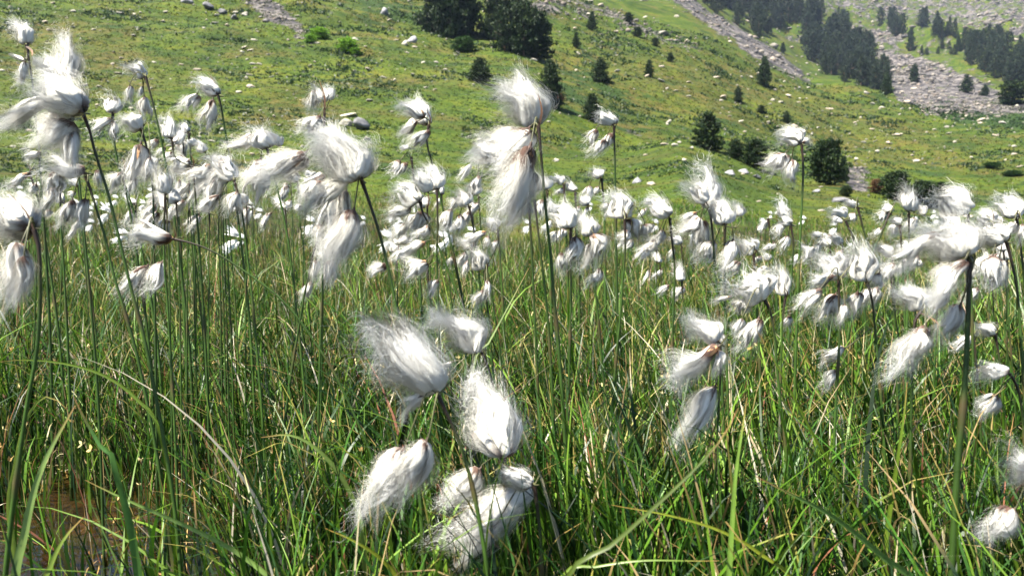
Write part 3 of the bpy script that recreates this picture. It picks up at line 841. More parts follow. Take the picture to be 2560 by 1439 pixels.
# low turf and heath on the slope behind the bog
def turf(n):
    px = rng.uniform(-200, 2760, n); py = 620 - 640 * rng.random(n) ** 0.85
    h_ = hits(px, py, 11); ok = ~np.isnan(h_[:, 0]); h_ = h_[ok]; m = len(h_)
    d = (h_ - CAM) @ FWD; keep = d < 130; h_ = h_[keep]; d = d[keep]; m = len(h_)
    k = 5
    s = d / F * rng.uniform(2.0, 5.0, m) * (1 + 0.9 * (fbm(h_[:, 0] / 4, h_[:, 1] / 4, 91, 4) > 0.17))
    dark = fbm(h_[:, 0] / 4, h_[:, 1] / 4, 91, 4) > 0.17
    C = np.where(dark[:, None], np.array([[0.016, 0.036, 0.009]]), np.array([[0.115, 0.150, 0.030]]) * (1 + 0.9 * fbm(h_[:, 0] / 5, h_[:, 1] / 5, 66, 3)[:, None] * np.array([[1.2, .5, .6]])) * np.array([[.27, .315, .18]])) * rng.uniform(.7, 1.3, (m, 1))
    D = rng.normal(size=(m, k, 3)); D[..., 2] = np.abs(D[..., 2]) * .8 + .35; D /= np.linalg.norm(D, axis=2)[..., None]
    P0 = h_[:, None] + rng.normal(0, 1, (m, k, 3)) * np.array([1, 1, 0.1]) * s[:, None, None] * .6
    P0[..., 2] = hgt(P0[..., 0], P0[..., 1]) - s[:, None] * .05
    P1 = P0 + D * (s[:, None] * rng.uniform(.5, 1.1, (m, k)))[..., None]
    P = np.stack([P0, P1], 2).reshape(-1, 2, 3)
    S = np.cross(D, rng.normal(size=D.shape)); S /= np.linalg.norm(S, axis=2)[..., None]
    hw = np.stack([s[:, None] * np.full((m, k), .30), s[:, None] * np.full((m, k), .06)], -1).reshape(-1, 2)
    return ribbons(P, np.repeat(S.reshape(-1, 1, 3), 2, 1), hw, np.repeat(np.repeat(C, k, 0)[:, None], 2, 1))
V, f, c = turf(52000)
g = link('slope_turf', mk_mesh('slope_turf', V, [f], [M_BUSH], col=c))
tag(g, 'short green and dark tufts of turf and heath on the slope', 'turf', kind='stuff')

# ------------------------------------------------------------------ single broad leaves in front
G1, G2, G3, G4 = (0.095, 0.15, 0.014), (0.16, 0.22, 0.035), (0.04, 0.085, 0.008), (0.18, 0.21, 0.018)
LEAVES = [
    ('broadest pale green leaf slanting up over the brown water at left', .62, [(20, 1500), (60, 1330), (115, 1170), (205, 1005)], 24, (0.17, 0.25, 0.07)),
    ('broad pale leaf with a brown tip low over the brown water', .62, [(95, 1520), (140, 1400), (180, 1330), (225, 1280)], 20, (0.14, 0.20, 0.035)),
    ('pale leaf bowing over left above the brown water', .75, [(10, 1300), (40, 1160), (75, 1050), (120, 988), (160, 995), (180, 1015)], 12, G2),
    ('dark broad leaf slanting down right beside the brown water', .66, [(300, 1190), (265, 1110), (228, 1040), (200, 985)], 22, (0.06, 0.14, 0.03)),
    ('long arching leaf with an orange tip across the bottom left', .70, [(700, 1500), (600, 1400), (470, 1315), (330, 1240), (228, 1190)], 13, (0.14, 0.22, 0.05)),
    ('slender leaf arching left from the tall left stems', .85, [(395, 1100), (340, 1000), (260, 935), (160, 903), (60, 895), (-20, 905)], 9, G1),
    ('smooth pale leaf bowing right in the middle of the lower left grass', .80, [(900, 1340), (885, 1270), (845, 1180), (790, 1112), (730, 1080), (660, 1086)], 13, (0.13, 0.19, 0.04)),
    ('blurred olive leaf crossing in front of the lowest hanging wisp', .50, [(1400, 1500), (1540, 1350), (1700, 1190), (1790, 1090), (1835, 1010)], 14, (0.05, 0.075, 0.008)),
    ('upright bright leaf behind the blurred olive one', .60, [(1826, 1520), (1830, 1300), (1834, 1160), (1858, 985)], 15, (0.15, 0.25, 0.04)),
    ('thick arching leaf with a brown broken tip at lower right', .58, [(2320, 1520), (2200, 1385), (2070, 1280), (1960, 1220), (1878, 1178)], 19, (0.08, 0.15, 0.035)),
    ('yellow green leaf arching from the orange tip at lower middle', .62, [(2010, 1500), (1900, 1385), (1790, 1318), (1660, 1275), (1525, 1250)], 10, G4),
    ('level pointed leaf at the bottom edge right of the middle', .62, [(1400, 1460), (1500, 1415), (1620, 1390), (1790, 1387)], 8, G1),
    ('bowed dark leaf falling right through the lower right grass', .75, [(2180, 1500), (2120, 1330), (2060, 1190), (1985, 1060), (1960, 990)], 10, G3),
    ('upright thin leaf left of the thickest stem', .75, [(2215, 1500), (2232, 1280), (2240, 1120), (2255, 950)], 12, G1),
    ('long leaf with a tan tip falling from the broken head', .72, [(2230, 1450), (2140, 1260), (2040, 1100), (1940, 920), (1878, 812)], 9, G1),
    ('pale straight leaf slanting behind the second cotton head', .95, [(1180, 940), (1225, 850), (1270, 765), (1322, 668)], 7, (0.20, 0.26, 0.10)),
    ('drooping yellowish leaf low at the bottom middle left', .66, [(1010, 1500), (960, 1400), (890, 1340), (820, 1308)], 13, G4),
]
for lb, d, path, wpx, c in LEAVES:
    P = np.array([pt(x, y, d) for x, y in path]); root = P[0]
    g0 = np.array([root[0], root[1] , float(hgt(root[0], root[1]))])
    if g0[2] < root[2]:
        e0 = P[0] - P[1]; g0 = np.array([root[0] + e0[0] * .3, root[1] + .02, float(hgt(root[0], root[1]))]); P = np.vstack([g0, P])
    else: g0 = P[0]
    Q = smooth_path(P, 26); Q[:, 1] += 0.01 * np.sin(np.linspace(0, 5, 26))
    t = np.linspace(0, 1, 26)
    T = np.gradient(Q, axis=0); T /= np.linalg.norm(T, axis=1)[:, None]
    view = (CAM - Q); view /= np.linalg.norm(view, axis=1)[:, None]
    S = np.cross(T, view); S /= np.linalg.norm(S, axis=1)[:, None]
    Nn = np.cross(S, T)
    tilt = 0.3 + 0.3 * math.sin(len(lb)); S = S * math.cos(tilt * .8) + Nn * math.sin(tilt * .8)
    hw = wpx * 1.05 / F * d / 2 * (1 - t ** 3 * .92) * (0.7 + 0.3 * np.minimum(1, t * 5))
    # folded along the midrib
    Lf = Q - S * hw[:, None] + Nn * hw[:, None] * .35; Rt = Q + S * hw[:, None] + Nn * hw[:, None] * .35
    V = np.stack([Lf, Q, Rt], 1).reshape(-1, 3) - g0
    i = np.arange(25)[:, None] * 3
    f = np.vstack([np.stack([i + 0, i + 1, i + 4, i + 3], -1).reshape(-1, 4), np.stack([i + 1, i + 2, i + 5, i + 4], -1).reshape(-1, 4)])
    cc = np.repeat(np.array(c)[None], 26, 0); tip = np.clip((t - .88) / .12, 0, 1)[:, None]
    cc = cc * (1 - tip * .8) + np.array([0.30, 0.13, 0.05]) * tip * .8  # every leaf turns brown towards its tip
    cc = np.repeat(cc[:, None], 3, 1); cc[:, 1] *= 1.25
    o = link('sedge_leaf', mk_mesh('sedge_leaf', V, [f], [M_LEAF], col=cc.reshape(-1, 3), smooth=True)); o.location = g0
    tag(o, lb, 'sedge leaf')

# ------------------------------------------------------------------ cottongrass
WHITE = np.array([0.95, 0.95, 0.93]); CREAM = np.array([0.94, 0.91, 0.81]); DARK = np.array([0.055, 0.035, 0.028]); TAN = np.array([0.42, 0.24, 0.12])

def wisp_mesh(seed, kind, n, hair_w, segs=6, dark=None):
    """one tuft of cotton, length 1 along +Z, width 1 (scaled later); -X is down wind.
    Locks of matted wool spread from the base, fine hairs over them and torn out on the lee side."""
    r = np.random.default_rng(seed)
    up = kind == 'up'; fan = kind == 'fan'
    sweep = {'up': r.uniform(.10, .30), 'droop': r.uniform(.03, .20), 'fan': r.uniform(.05, .25)}[kind]
    if dark is None: dark = r.uniform(.06, .20) if up else r.uniform(.16, .34)
    def prof(t):
        t = np.clip(t, 0, 1.15)
        if up: return 0.47 * np.sin(math.pi * np.clip(t, 0, 1) ** 0.72) ** 0.8 + .02 + .04 * t ** 2
        if fan: return 0.46 * t ** 0.85 + .02
        return 0.42 * np.sin(math.pi * np.clip(t, 0, 1.0) ** 0.80) ** 0.9 + 0.04 + .13 * t ** 2
    nl = 24 if up else 19
    la = np.arange(nl) * 2.399 + r.uniform(0, 6.28) + r.normal(0, .3, nl); lrad = np.sqrt((np.arange(nl) + .4) / nl) * r.uniform(.8, 1.1, nl)
    ll = (r.uniform(.86, 1.06, nl) * (1 - .22 * np.minimum(lrad, 1) ** 2)) if up else r.uniform(.62, 1.10, nl) * (1 - .14 * lrad); lc = r.normal(0, .17, (nl, 2)); lsw = sweep * r.uniform(.2, 2.2, nl)
    wob = r.normal(0, .05, (nl, 2)); wf = r.uniform(3, 7, nl)
    def path(l, t, a, rad):
        w_ = prof(t) * rad
        x = np.cos(a) * w_ + lc[l, 0][:, None] * t ** 2 - lsw[l][:, None] * t ** 2 + wob[l, 0][:, None] * np.sin(wf[l][:, None] * t)
        y = np.sin(a) * w_ * .85 + lc[l, 1][:, None] * t ** 2 + wob[l, 1][:, None] * np.sin(wf[l][:, None] * t + 1)
        z = t * (1 - 0.08 * rad ** 2) - lsw[l][:, None] * .2 * t ** 3
        return np.stack([x, y, z], -1)
    # wool locks
    K, sd_ = 11, 8
    Vs, Fs, Cs = [], [], []; off = 0
    for l in range(nl):
        tt = np.linspace(0.02, 1, K) ** .9 * ll[l] * r.uniform(.55, .80)
        Pc = path(np.array([l]), tt[None], np.array([[la[l]]]), np.array([[lrad[l] * .58]]))[0]
        u = tt / tt[-1]
        fat = (.125 if up else .11) + (.05 if lrad[l] < .5 else 0)
        rr = fat * .70 * (np.sin(math.pi * np.clip(u, 0, 1) ** .75) ** .7) * (1 - .45 * u) + .010
        rr[-1] = .008
        rr *= np.array([.55] + [1] * (K - 1)) * (1 + r.normal(0, .05, K))
        v, f, _ = tube(Pc, rr, sd_)
        tz = np.repeat(tt, sd_)[:, None]
        cc = CREAM * (1 - np.clip(tz * 1.2, 0, 1)) + WHITE * np.clip(tz * 1.2, 0, 1)
        dl = np.clip((dark * r.uniform(.4, 1.1) - tz) / .12, 0, 1); cc = cc * (1 - dl) + DARK * 2.6 * dl
        Vs.append(v); Fs.append(f + off); Cs.append(cc); off += len(v)
    # hairs
    li = r.integers(0, nl, n)
    a = la[li][:, None] + r.normal(0, .42, (n, 1)); rad = np.clip(lrad[li] * r.uniform(.45, 1.15, n) + r.normal(0, .14, n), .05, 1.2)[:, None]
    t0 = r.uniform(0, .45, n)[:, None] * (r.random((n, 1)) < .7)
    t1 = ll[li][:, None] * r.uniform(.60, 1.16, (n, 1))
    t = t0 + (t1 - t0) * np.linspace(0, 1, segs)[None]
    P = path(li, t, a, rad)
    P += np.cumsum(r.normal(0, .022 * (8 / segs) ** .5, (n, segs, 3)), 1) * np.linspace(0, 1, segs)[None, :, None]
    nf = int(n * (.34 if up else .28))
    fi = r.choice(n, nf, replace=False)
    s0 = r.uniform(.10, .9, nf); aa = r.normal(math.pi, 1.0, nf)
    w0 = prof(s0) * r.uniform(.6, .95, nf); q_ = np.linspace(0, 1, segs)[None]; fl = r.uniform(.12, .52, nf)[:, None] * r.uniform(.4, 1.4, nf)[:, None] * (1.0 if up else .8)
    P[fi, :, 0] = (np.cos(aa) * w0)[:, None] - sweep * s0[:, None] ** 2 - fl * r.uniform(.1, 1.1, nf)[:, None] * q_ ** (r.uniform(.8, 1.6, nf)[:, None]) + np.cumsum(r.normal(0, .014, (nf, segs)), 1)
    P[fi, :, 1] = (np.sin(aa) * w0 * .85)[:, None] + r.normal(0, .5, nf)[:, None] * q_ * fl + np.cumsum(r.normal(0, .014, (nf, segs)), 1)
    P[fi, :, 2] = s0[:, None] + fl * q_ * r.uniform(-.25, .9, nf)[:, None] + np.cumsum(r.normal(0, .012, (nf, segs)), 1)
    S = r.normal(size=(n, 3)); S /= np.linalg.norm(S, axis=1)[:, None]
    hw = hair_w / 2 * (1.0 - .7 * np.linspace(0, 1, segs)[None]) * r.uniform(.6, 1.3, (n, 1))
    tz = np.clip(P[..., 2], 0, 1)[..., None]
    base = CREAM[None, None] * (1 - np.clip(tz * 1.3, 0, 1)) + WHITE[None, None] * np.clip(tz * 1.3, 0, 1)
    dk = np.clip((dark * r.uniform(.2, 1.6, (n, 1)) - tz[..., 0]) / .10, 0, 1)[..., None] * (r.random((n, 1, 1)) < .55)
    c = base * (1 - dk) + DARK[None, None] * r.uniform(.8, 3, (n, 1, 1)) * dk
    V1, f1, c1 = ribbons(P, np.repeat(S[:, None], segs, 1), np.repeat(hw, 1, 0), c)
    Vc = np.vstack(Vs); fc = np.vstack(Fs)
    V = np.vstack([V1, Vc]); f = np.vstack([f1, fc + len(V1)]); c = np.vstack([c1, np.vstack(Cs)])
    # uneven, wind torn body
    p_ = r.uniform(0, 6.28, 6); am = r.uniform(.03, .10); zz_ = V[:, 2]
    V[:, 0] += am * np.sin(4.2 * zz_ + p_[0]) * zz_ + .05 * np.sin(9 * zz_ + 4 * V[:, 1] + p_[1]) + .04 * np.sin(14 * zz_ + 7 * V[:, 0] + p_[4]) * zz_
    V[:, 1] += am * np.sin(3.5 * zz_ + p_[2]) * zz_ + .05 * np.sin(8 * zz_ + 5 * V[:, 0] + p_[3])
    V[:, 2] += (.07 * np.sin(6 * V[:, 0] + p_[5]) + .04 * np.sin(13 * V[:, 0] + 5 * V[:, 1] + p_[2])) * np.clip(zz_ * 1.5, 0, 1)
    nr_ = V * np.array([1, 1.2, 0]) + np.array([0, 0, .25]) * (V[:, 2:3] - .25)
    nr_ /= np.linalg.norm(nr_, axis=1)[:, None] + 1e-6
    mi = np.concatenate([np.zeros(len(f1), int), np.ones(len(fc), int)])
    me = mk_mesh('seed_head', V, [f], [M_HAIR, M_CORE], midx=mi, col=c, nrm=nr_)
    sm = np.concatenate([np.zeros(len(f1), bool), np.ones(len(fc), bool)]); me.polygons.foreach_set('use_smooth', sm)
    return me

def scales_mesh(seed, tan=False):
    r = np.random.default_rng(seed); Vs, Fs, Cs = [], [], []; off = 0
    for k in range(11):
        a = r.uniform(0, 6.28); L_ = r.uniform(.14, .32); o = r.uniform(.10, .22)
        n = 5; t = np.linspace(0, 1, n)
        Q = np.stack([np.cos(a) * o * np.sin(t * 1.9) , np.sin(a) * o * np.sin(t * 1.9), t * L_ - .03], 1)
        S = np.array([-math.sin(a), math.cos(a), 0]); hw = .055 * np.sin(math.pi * (t * .85 + .12))
        base = (TAN if (tan or r.random() < .2) else DARK * 1.2) * r.uniform(.7, 1.5)
        c = np.repeat(base[None], n, 0); c[-1] = c[-1] * .5 + TAN * .5
        v, f, cc = ribbons(Q[None], np.repeat(S[None], n, 0)[None], hw[None], c[None])
        Vs.append(v); Fs.append(f + off); Cs.append(cc); off += len(v)
    v, f, cc = tube([[0, 0, -.06], [0, 0, 0], [0, 0, .06], [0, 0, .14]], [.03, .05, .07, .02], 8, [DARK * 1.3] * 4)
    Vs.append(v); Fs.append(f + off); Cs.append(cc)
    return mk_mesh('scales', np.vstack(Vs), [np.vstack(Fs)], [M_SCALE], col=np.vstack(Cs))

SC_D = [scales_mesh(300 + i) for i in range(4)]; SC_T = [scales_mesh(310 + i, True) for i in range(2)]
POOL = {}
for kd in ('up', 'droop', 'fan'):
    POOL[kd, 'mid'] = [wisp_mesh(4000 + i + 100 * len(kd), kd, 760, .0062, 5) for i in range(12)]
    POOL[kd, 'small'] = [wisp_mesh(6000 + i + 100 * len(kd), kd, 240, .014, 4) for i in range(8)]
wn = [0]
def kind_of(bx, by, tx, ty):
    L_ = math.hypot(tx - bx, ty - by)
    if by - ty > .45 * L_: return 'up'
    if abs(ty - by) < .55 * L_: return 'fan'
    return 'droop'

def add_wisp(root, rl, b, t_, width, kd, level, rnd, tan=False):
    ax = t_ - b; L_ = np.linalg.norm(ax); z = ax / L_
    if kd == 'fan': wv = np.array([-.2, 0, -1.0])
    else: wv = np.array([-1.0, .15, -0.05])
    x = -(wv - (wv @ z) * z); x /= np.linalg.norm(x) + 1e-9
    y = np.cross(z, x)
    if level == 'near':
        wn[0] += 1; me = wisp_mesh(1000 + wn[0], kd, int(np.clip(2100 * width / .03, 1800, 4600)), .0036, 8)
    else: me = rnd.choice(POOL[kd, level])
    sy = width * rnd.uniform(.85, 1.05) * (1 if rnd.random() < .5 or level == 'near' else -1)
    Mx = Matrix(((x[0] * width, y[0] * sy, z[0] * L_, b[0] - rl[0]), (x[1] * width, y[1] * sy, z[1] * L_, b[1] - rl[1]), (x[2] * width, y[2] * sy, z[2] * L_, b[2] - rl[2]), (0, 0, 0, 1)))
    o = link('seed_head', me, root); o.matrix_local = Mx
    s = link('scales', rnd.choice(SC_T if tan else SC_D), o)
    k = L_ / max(width, 1e-6); s.scale = (min(1.0, k * .6), min(1.0, k * .6), 1.0) if level != 'near' else (min(.8, k * .5), min(.8, k * .5), .9)
    return o

STEMG = np.array([0.024, 0.052, 0.007]); STEMD = np.array([0.022, 0.014, 0.010])
def plant(label, d, stem, wisps, wpx=6.5, group=None, bract=None, level=None, seed=None, tan=()):
    rnd = random.Random(seed if seed is not None else hash((round(stem[0][0]), round(stem[0][1]))) & 0xffff)
    if level is None: level = 'near' if d <= .82 else ('mid' if d < 1.45 else 'small')
    if len(stem) < 2: stem = list(stem) + [(stem[0][0] + 4, stem[0][1] + 60)]
    # carry the stem on down to the ground
    (x1, y1), (x2, y2) = stem[-2], stem[-1]
    sl = (x2 - x1) / max(abs(y2 - y1), 1)
    P = [pt(x, y, d) for x, y in stem]
    for _ in range(1):
        pe = P[-1]; gz = float(hgt(pe[0], pe[1])); dz = pe[2] - gz
        if dz > 0.01:
            ypx = dz * F / d
            P.append(pt(x2 + sl * ypx * .35, y2 + ypx * .5, d)); 
            q = pt(x2 + sl * ypx * .5, y2 + ypx, d); q[2] = float(hgt(q[0], q[1])) - .003; P.append(q)
    rl = P[-1].copy()
    e = bpy.data.objects.new('cottongrass', None); COL.objects.link(e); e.location = rl; e.empty_display_size = .02
    tag(e, label, 'cottongrass', group)
    Q = smooth_path(P, 30)
    n = len(Q); u = np.concatenate([[0], np.cumsum(np.linalg.norm(np.diff(Q, axis=0), axis=1))])
    rad = wpx / F * d / 2
    rr = rad * (.72 + .4 * u / u[-1]); rr[0] *= 1.1
    rr = rr * (1 + .45 * np.exp(-(u / .012) ** 2))
    dk = np.clip(1.25 - u / (.045 + .035 * rnd.random()), 0, 1)[:, None]
    tint = STEMG * rnd.uniform(.75, 1.35)
    cols_ = tint * (1 - dk) + STEMD * dk
    sh = u[-1] * rnd.uniform(.28, .5); bump = np.exp(-((u - sh) / .010) ** 2); rr = rr * (1 + .5 * bump + .12 * (u > sh)); cols_ = cols_ * (1 - bump[:, None] * .7) + np.array([.07, .035, .02]) * bump[:, None] * .7
    v, f, c = tube(Q - rl, rr, 7, cols_)
    link('stem', mk_mesh('stem', v, [f], [M_STEM], col=c, smooth=True), e)
    node = P[0]
    for k, wsp in enumerate(wisps):
        bx, by, tx, ty, ww = wsp[:5]
        dd = d + rnd.uniform(-.018, .022) * (1 + d)
        b = pt(bx, by, dd); t_ = pt(tx, ty, dd + rnd.uniform(-.25, .25) * math.hypot(tx - bx, ty - by) / F * d)
        kd = wsp[5] if len(wsp) > 5 else kind_of(bx, by, tx, ty)
        add_wisp(e, rl, b, t_, ww / F * dd * (1.12 if level == 'near' else 1.26), kd, level, rnd, tan=(k in tan))
        dist = np.linalg.norm(b - node)
        ax = (t_ - b) / np.linalg.norm(t_ - b)
        if dist > 0.006 and level != 'small' or dist > 0.02:
            mid = (node + b) / 2 - ax * dist * .35 + np.array([-.05 * dist if b[0] < node[0] else .05 * dist, 0, dist * .15])
            pth = smooth_path([node, mid, b - ax * dist * .12, b + ax * .002], 12)
            pv, pf, pc = tube(pth - rl, np.linspace(rad * .42, rad * .34, 12), 5, np.linspace(1, 0, 12)[:, None] * np.array([[.10, .10, .04]]) + np.linspace(0, 1, 12)[:, None] * np.array([[.05, .05, .025]]))
            link('pedicel', mk_mesh('pedicel', pv, [pf], [M_STEM], col=pc, smooth=True), e)
    br = bract
    if br is None and level == 'mid' and rnd.random() < .5: br = (stem[0][0] + rnd.uniform(-6, 4), stem[0][1] - rnd.uniform(18, 40), 4)
    if br:
        b0 = pt(stem[0][0], stem[0][1] + 4, d - .006); b1 = pt(br[0], br[1], d - .012)
        pth = smooth_path([b0, (b0 + b1) / 2 + np.array([rad * 2, 0, 0]), b1], 8); t = np.linspace(0, 1, 8)
        S = np.tile([[1.0, 0, 0.1]], (8, 1)); hw = br[2] / F * d / 2 * (1 - t ** 2 * .9)
        bv, bf, bc = ribbons((pth - rl)[None], S[None], hw[None], (np.array([[.06, .04, .03]]) * (1 - t[:, None]) + np.array([[.28, .14, .07]]) * t[:, None])[None])
        link('bract', mk_mesh('bract', bv, [bf], [M_SCALE], col=bc), e)
    return e

exec(compile('''
PLANTS = []
def A(*a, **k): PLANTS.append((a, k))
''', 'x', 'exec'))
# label, depth, stem pixels from the top down, wisps (base x, base y, tip x, tip y, width)
A('upright head in the top left corner with a dark stalk and one hanging wisp', 1.3, [(67, 112), (72, 150), (80, 200), (86, 260), (100, 420)], [(70, 108, 48, 38, 56), (62, 155, 58, 228, 32), (60, 152, 22, 130, 12)], bract=(80, 140, 8))
A('tall rounded head leaning left, second from the top left corner', 1.0, [(170, 200), (172, 230), (180, 300), (195, 420)], [(170, 198, 188, 78, 72, 'up'), (165, 195, 95, 130, 60)], level='near')
A('huge left cluster with long hairs streaming off the left edge', .74, [(207, 282), (225, 330), (240, 390), (272, 490), (308, 640), (340, 770), (372, 900)], [(203, 276, 108, 172, 118), (130, 253, -40, 300, 74), (175, 300, 105, 400, 100), (181, 328, 185, 452, 56), (150, 290, 110, 345, 70)], wpx=9)
A('fluffy cluster hanging just below the huge left one on a leaning stem', .92, [(214, 442), (228, 480), (240, 520), (262, 590), (285, 690), (315, 790), (352, 930)], [(210, 432, 78, 388, 84), (181, 500, 160, 585, 42), (213, 497, 198, 588, 40), (150, 430, 128, 500, 55)], wpx=8)
A('small ball shaped head above two pale blue hanging wisps at upper left', 1.45, [(282, 284), (286, 360), (300, 430), (325, 500), (345, 580)], [(281, 282, 285, 218, 46), (284, 305, 290, 368, 28), (276, 296, 208, 345, 36)])
A('closed white head tilting left on a tall stem above the left crowd', 1.35, [(364, 192), (374, 228), (390, 290), (413, 400), (430, 500)], [(362, 192, 317, 142, 44), (325, 215, 322, 268, 24), (361, 242, 370, 314, 38), (357, 215, 345, 250, 14)])
A('cream head tilting left with three wisps, on the tall stem left of centre', 1.3, [(544, 236), (552, 262), (560, 310), (570, 370), (580, 430)], [(543, 236, 492, 184, 46), (492, 236, 460, 292, 42), (532, 250, 516, 336, 46)], bract=(520, 182, 5))
A('head with a long dark bract between the closed white head and the crowd', 1.15, [(353, 325), (362, 350), (370, 385), (382, 470), (384, 560)], [(350, 322, 308, 276, 58), (352, 362, 333, 492, 60), (375, 395, 372, 470, 34)], bract=(347, 275, 4))
A('small upright head on a black stalk in the left crowd', 1.4, [(430, 345), (432, 370), (438, 440), (446, 540)], [(430, 345, 422, 275, 44), (395, 350, 368, 385, 24), (450, 352, 470, 410, 40)])
A('little closed head behind the black stalked one', 1.7, [(471, 330), (476, 380), (480, 470)], [(471, 330, 452, 298, 27), (492, 362, 468, 338, 36)])
A('big cream puff in the middle of the left crowd', 1.2, [(480, 418), (486, 460), (492, 540), (500, 640)], [(478, 412, 415, 405, 72), (523, 412, 470, 478, 58), (512, 380, 495, 350, 30), (440, 360, 470, 330, 30)], tan=(1,))
A('round head on a straight dark stem with two wisps hanging below it', 1.0, [(414, 484), (411, 540), (410, 600), (412, 680), (420, 780)], [(414, 484, 408, 408, 50), (368, 665, 298, 752, 46), (407, 655, 372, 756, 50)])
A('head with a row of dark spikelets arching over long hanging wisps', 1.05, [(585, 450), (597, 490), (607, 540), (618, 640), (630, 740)], [(586, 448, 535, 372, 64), (545, 490, 495, 538, 32), (592, 480, 580, 556, 48), (560, 400, 540, 500, 50), (537, 450, 515, 520, 30)])
A('pair of drooping wisps left of the bract headed plant', 1.4, [(306, 428), (312, 470), (330, 560)], [(306, 430, 268, 490, 38), (245, 425, 258, 482, 24)])
A('small drooping wisp at the far left edge below the streaming hairs', 1.35, [(72, 432), (90, 480), (110, 580)], [(70, 434, 5, 475, 34), (90, 460, 75, 500, 24)])
A('white tuft hanging between the left crowd and the left edge', 1.25, [(150, 470), (152, 560), (160, 680)], [(138, 470, 110, 545, 40), (100, 380, 55, 400, 34)])
A('big blurred head at the left edge with two wisps under it', .64, [(85, 572), (97, 620), (100, 690), (99, 780), (90, 890), (60, 1060)], [(82, 566, -10, 488, 122), (55, 608, 10, 800, 86), (62, 640, 66, 770, 58)], wpx=12, bract=(15, 475, 5))
A('lone wisp blown flat to the left on a long bowed stem', .88, [(432, 597), (480, 608), (540, 632), (640, 698), (720, 765), (790, 860), (850, 960)], [(430, 597, 300, 562, 78)], wpx=6, tan=(0,))
A('large rounded central left head with a horizontal wisp and one big hanging wisp', .74, [(904, 450), (925, 510), (945, 570), (966, 650), (985, 740), (1004, 850)], [(903, 446, 836, 305, 146, 'up'), (762, 383, 625, 480, 92), (884, 526, 838, 694, 104), (865, 476, 845, 620, 52), (868, 432, 770, 555, 70)], wpx=10)
A('head with open pinkish scales standing alone on a dark straight stem', 1.05, [(811, 280), (811, 330), (810, 450), (809, 620), (806, 760)], [(812, 256, 800, 204, 36), (824, 250, 836, 214, 32), (788, 226, 784, 290, 40), (799, 290, 758, 352, 50)], bract=(798, 200, 5))
A('spread tufts tangled under the large rounded central left head', .98, [(812, 500), (808, 600), (806, 720), (802, 830)], [(812, 440, 728, 482, 58), (808, 455, 762, 540, 62), (830, 500, 822, 600, 66), (800, 560, 790, 620, 34)])
A('tattered wisps beside a reddish curled leaf tip left of centre', 1.0, [(804, 585), (785, 625), (772, 690), (757, 760)], [(830, 608, 795, 668, 36), (790, 650, 786, 712, 24), (775, 705, 762, 760, 28), (830, 650, 812, 730, 40)])
A('cream head over a long hanging wisp right of the left crowd', 1.1, [(668, 372), (680, 420), (693, 470), (715, 570), (732, 690)], [(667, 372, 640, 300, 74), (701, 366, 688, 324, 26), (635, 342, 560, 392, 42), (652, 400, 640, 528, 74)])
A('ragged three lobed head at the top centre', 1.2, [(1072, 312), (1066, 345), (1074, 390), (1086, 430)], [(1070, 310, 1040, 228, 54), (1060, 292, 998, 240, 42), (1042, 304, 983, 336, 44), (1072, 326, 1018, 388, 36)])
A('thin drooping pair under the ragged three lobed head', 1.5, [(1028, 392), (1034, 440), (1040, 520)], [(1000, 402, 975, 446, 26), (1018, 408, 985, 452, 26), (1018, 372, 1002, 360, 20)])
A('rounded head with fuzzy dark base on a straight stem left of the tallest head', 1.1, [(1093, 474), (1094, 560), (1092, 640), (1096, 760)], [(1094, 472, 1078, 398, 58), (1070, 480, 1044, 412, 46)])
A('spread cream head left of the fuzzy dark based one', 1.15, [(1050, 505), (1060, 540), (1090, 600)], [(1048, 502, 985, 452, 66), (1026, 518, 952, 545, 52), (1054, 528, 1035, 604, 52), (1010, 560, 985, 606, 36)])
A('slender stem with pointed wisps just left of the tallest head', 1.15, [(1172, 512), (1182, 560), (1192, 630), (1200, 720)], [(1170, 512, 1138, 462, 48), (1176, 412, 1145, 462, 22), (1196, 440, 1182, 495, 30), (1128, 525, 1100, 600, 36), (1150, 538, 1142, 608, 36), (1173, 530, 1155, 572, 26)])
A('broken straw headed tuft low in the centre', 1.05, [(1068, 668), (1072, 720), (1080, 790)], [(1062, 605, 988, 642, 46), (1064, 652, 1008, 702, 56), (1094, 700, 1064, 752, 30), (1070, 565, 1040, 610, 34)], tan=(0, 1))
A('shaggy curled head low left of the tallest stems', 1.1, [(1212, 676), (1213, 720), (1222, 800)], [(1211, 672, 1190, 612, 50), (1214, 580, 1148, 612, 34), (1208, 725, 1190, 776, 32), (1218, 700, 1224, 750, 20)])
A('small cream head touching the left side of the tallest cluster stems', 1.6, [(1244, 572), (1250, 640), (1256, 740)], [(1243, 572, 1212, 534, 36), (1240, 600, 1232, 642, 20), (1222, 590, 1212, 630, 18)])
A('tallest central head with long bluish wisps hanging beneath', .80, [(1346, 315), (1352, 378), (1358, 450), (1366, 540), (1377, 640), (1388, 780), (1402, 940)], [(1343, 314, 1284, 176, 116, 'up'), (1322, 322, 1238, 458, 104), (1325, 368, 1262, 596, 108), (1328, 430, 1305, 575, 74), (1300, 330, 1165, 372, 80), (1240, 400, 1185, 350, 60)], wpx=9, bract=(1345, 235, 7))
A('bare looking stem hidden behind the tallest head, left of the pair', .95, [(1322, 505), (1328, 610), (1335, 750), (1345, 1000)], [(1318, 500, 1290, 575, 50)], wpx=7)
A('second dark stem close beside the tallest one', .9, [(1336, 500), (1350, 620), (1366, 760), (1378, 930)], [(1345, 475, 1352, 430, 30)], wpx=7)
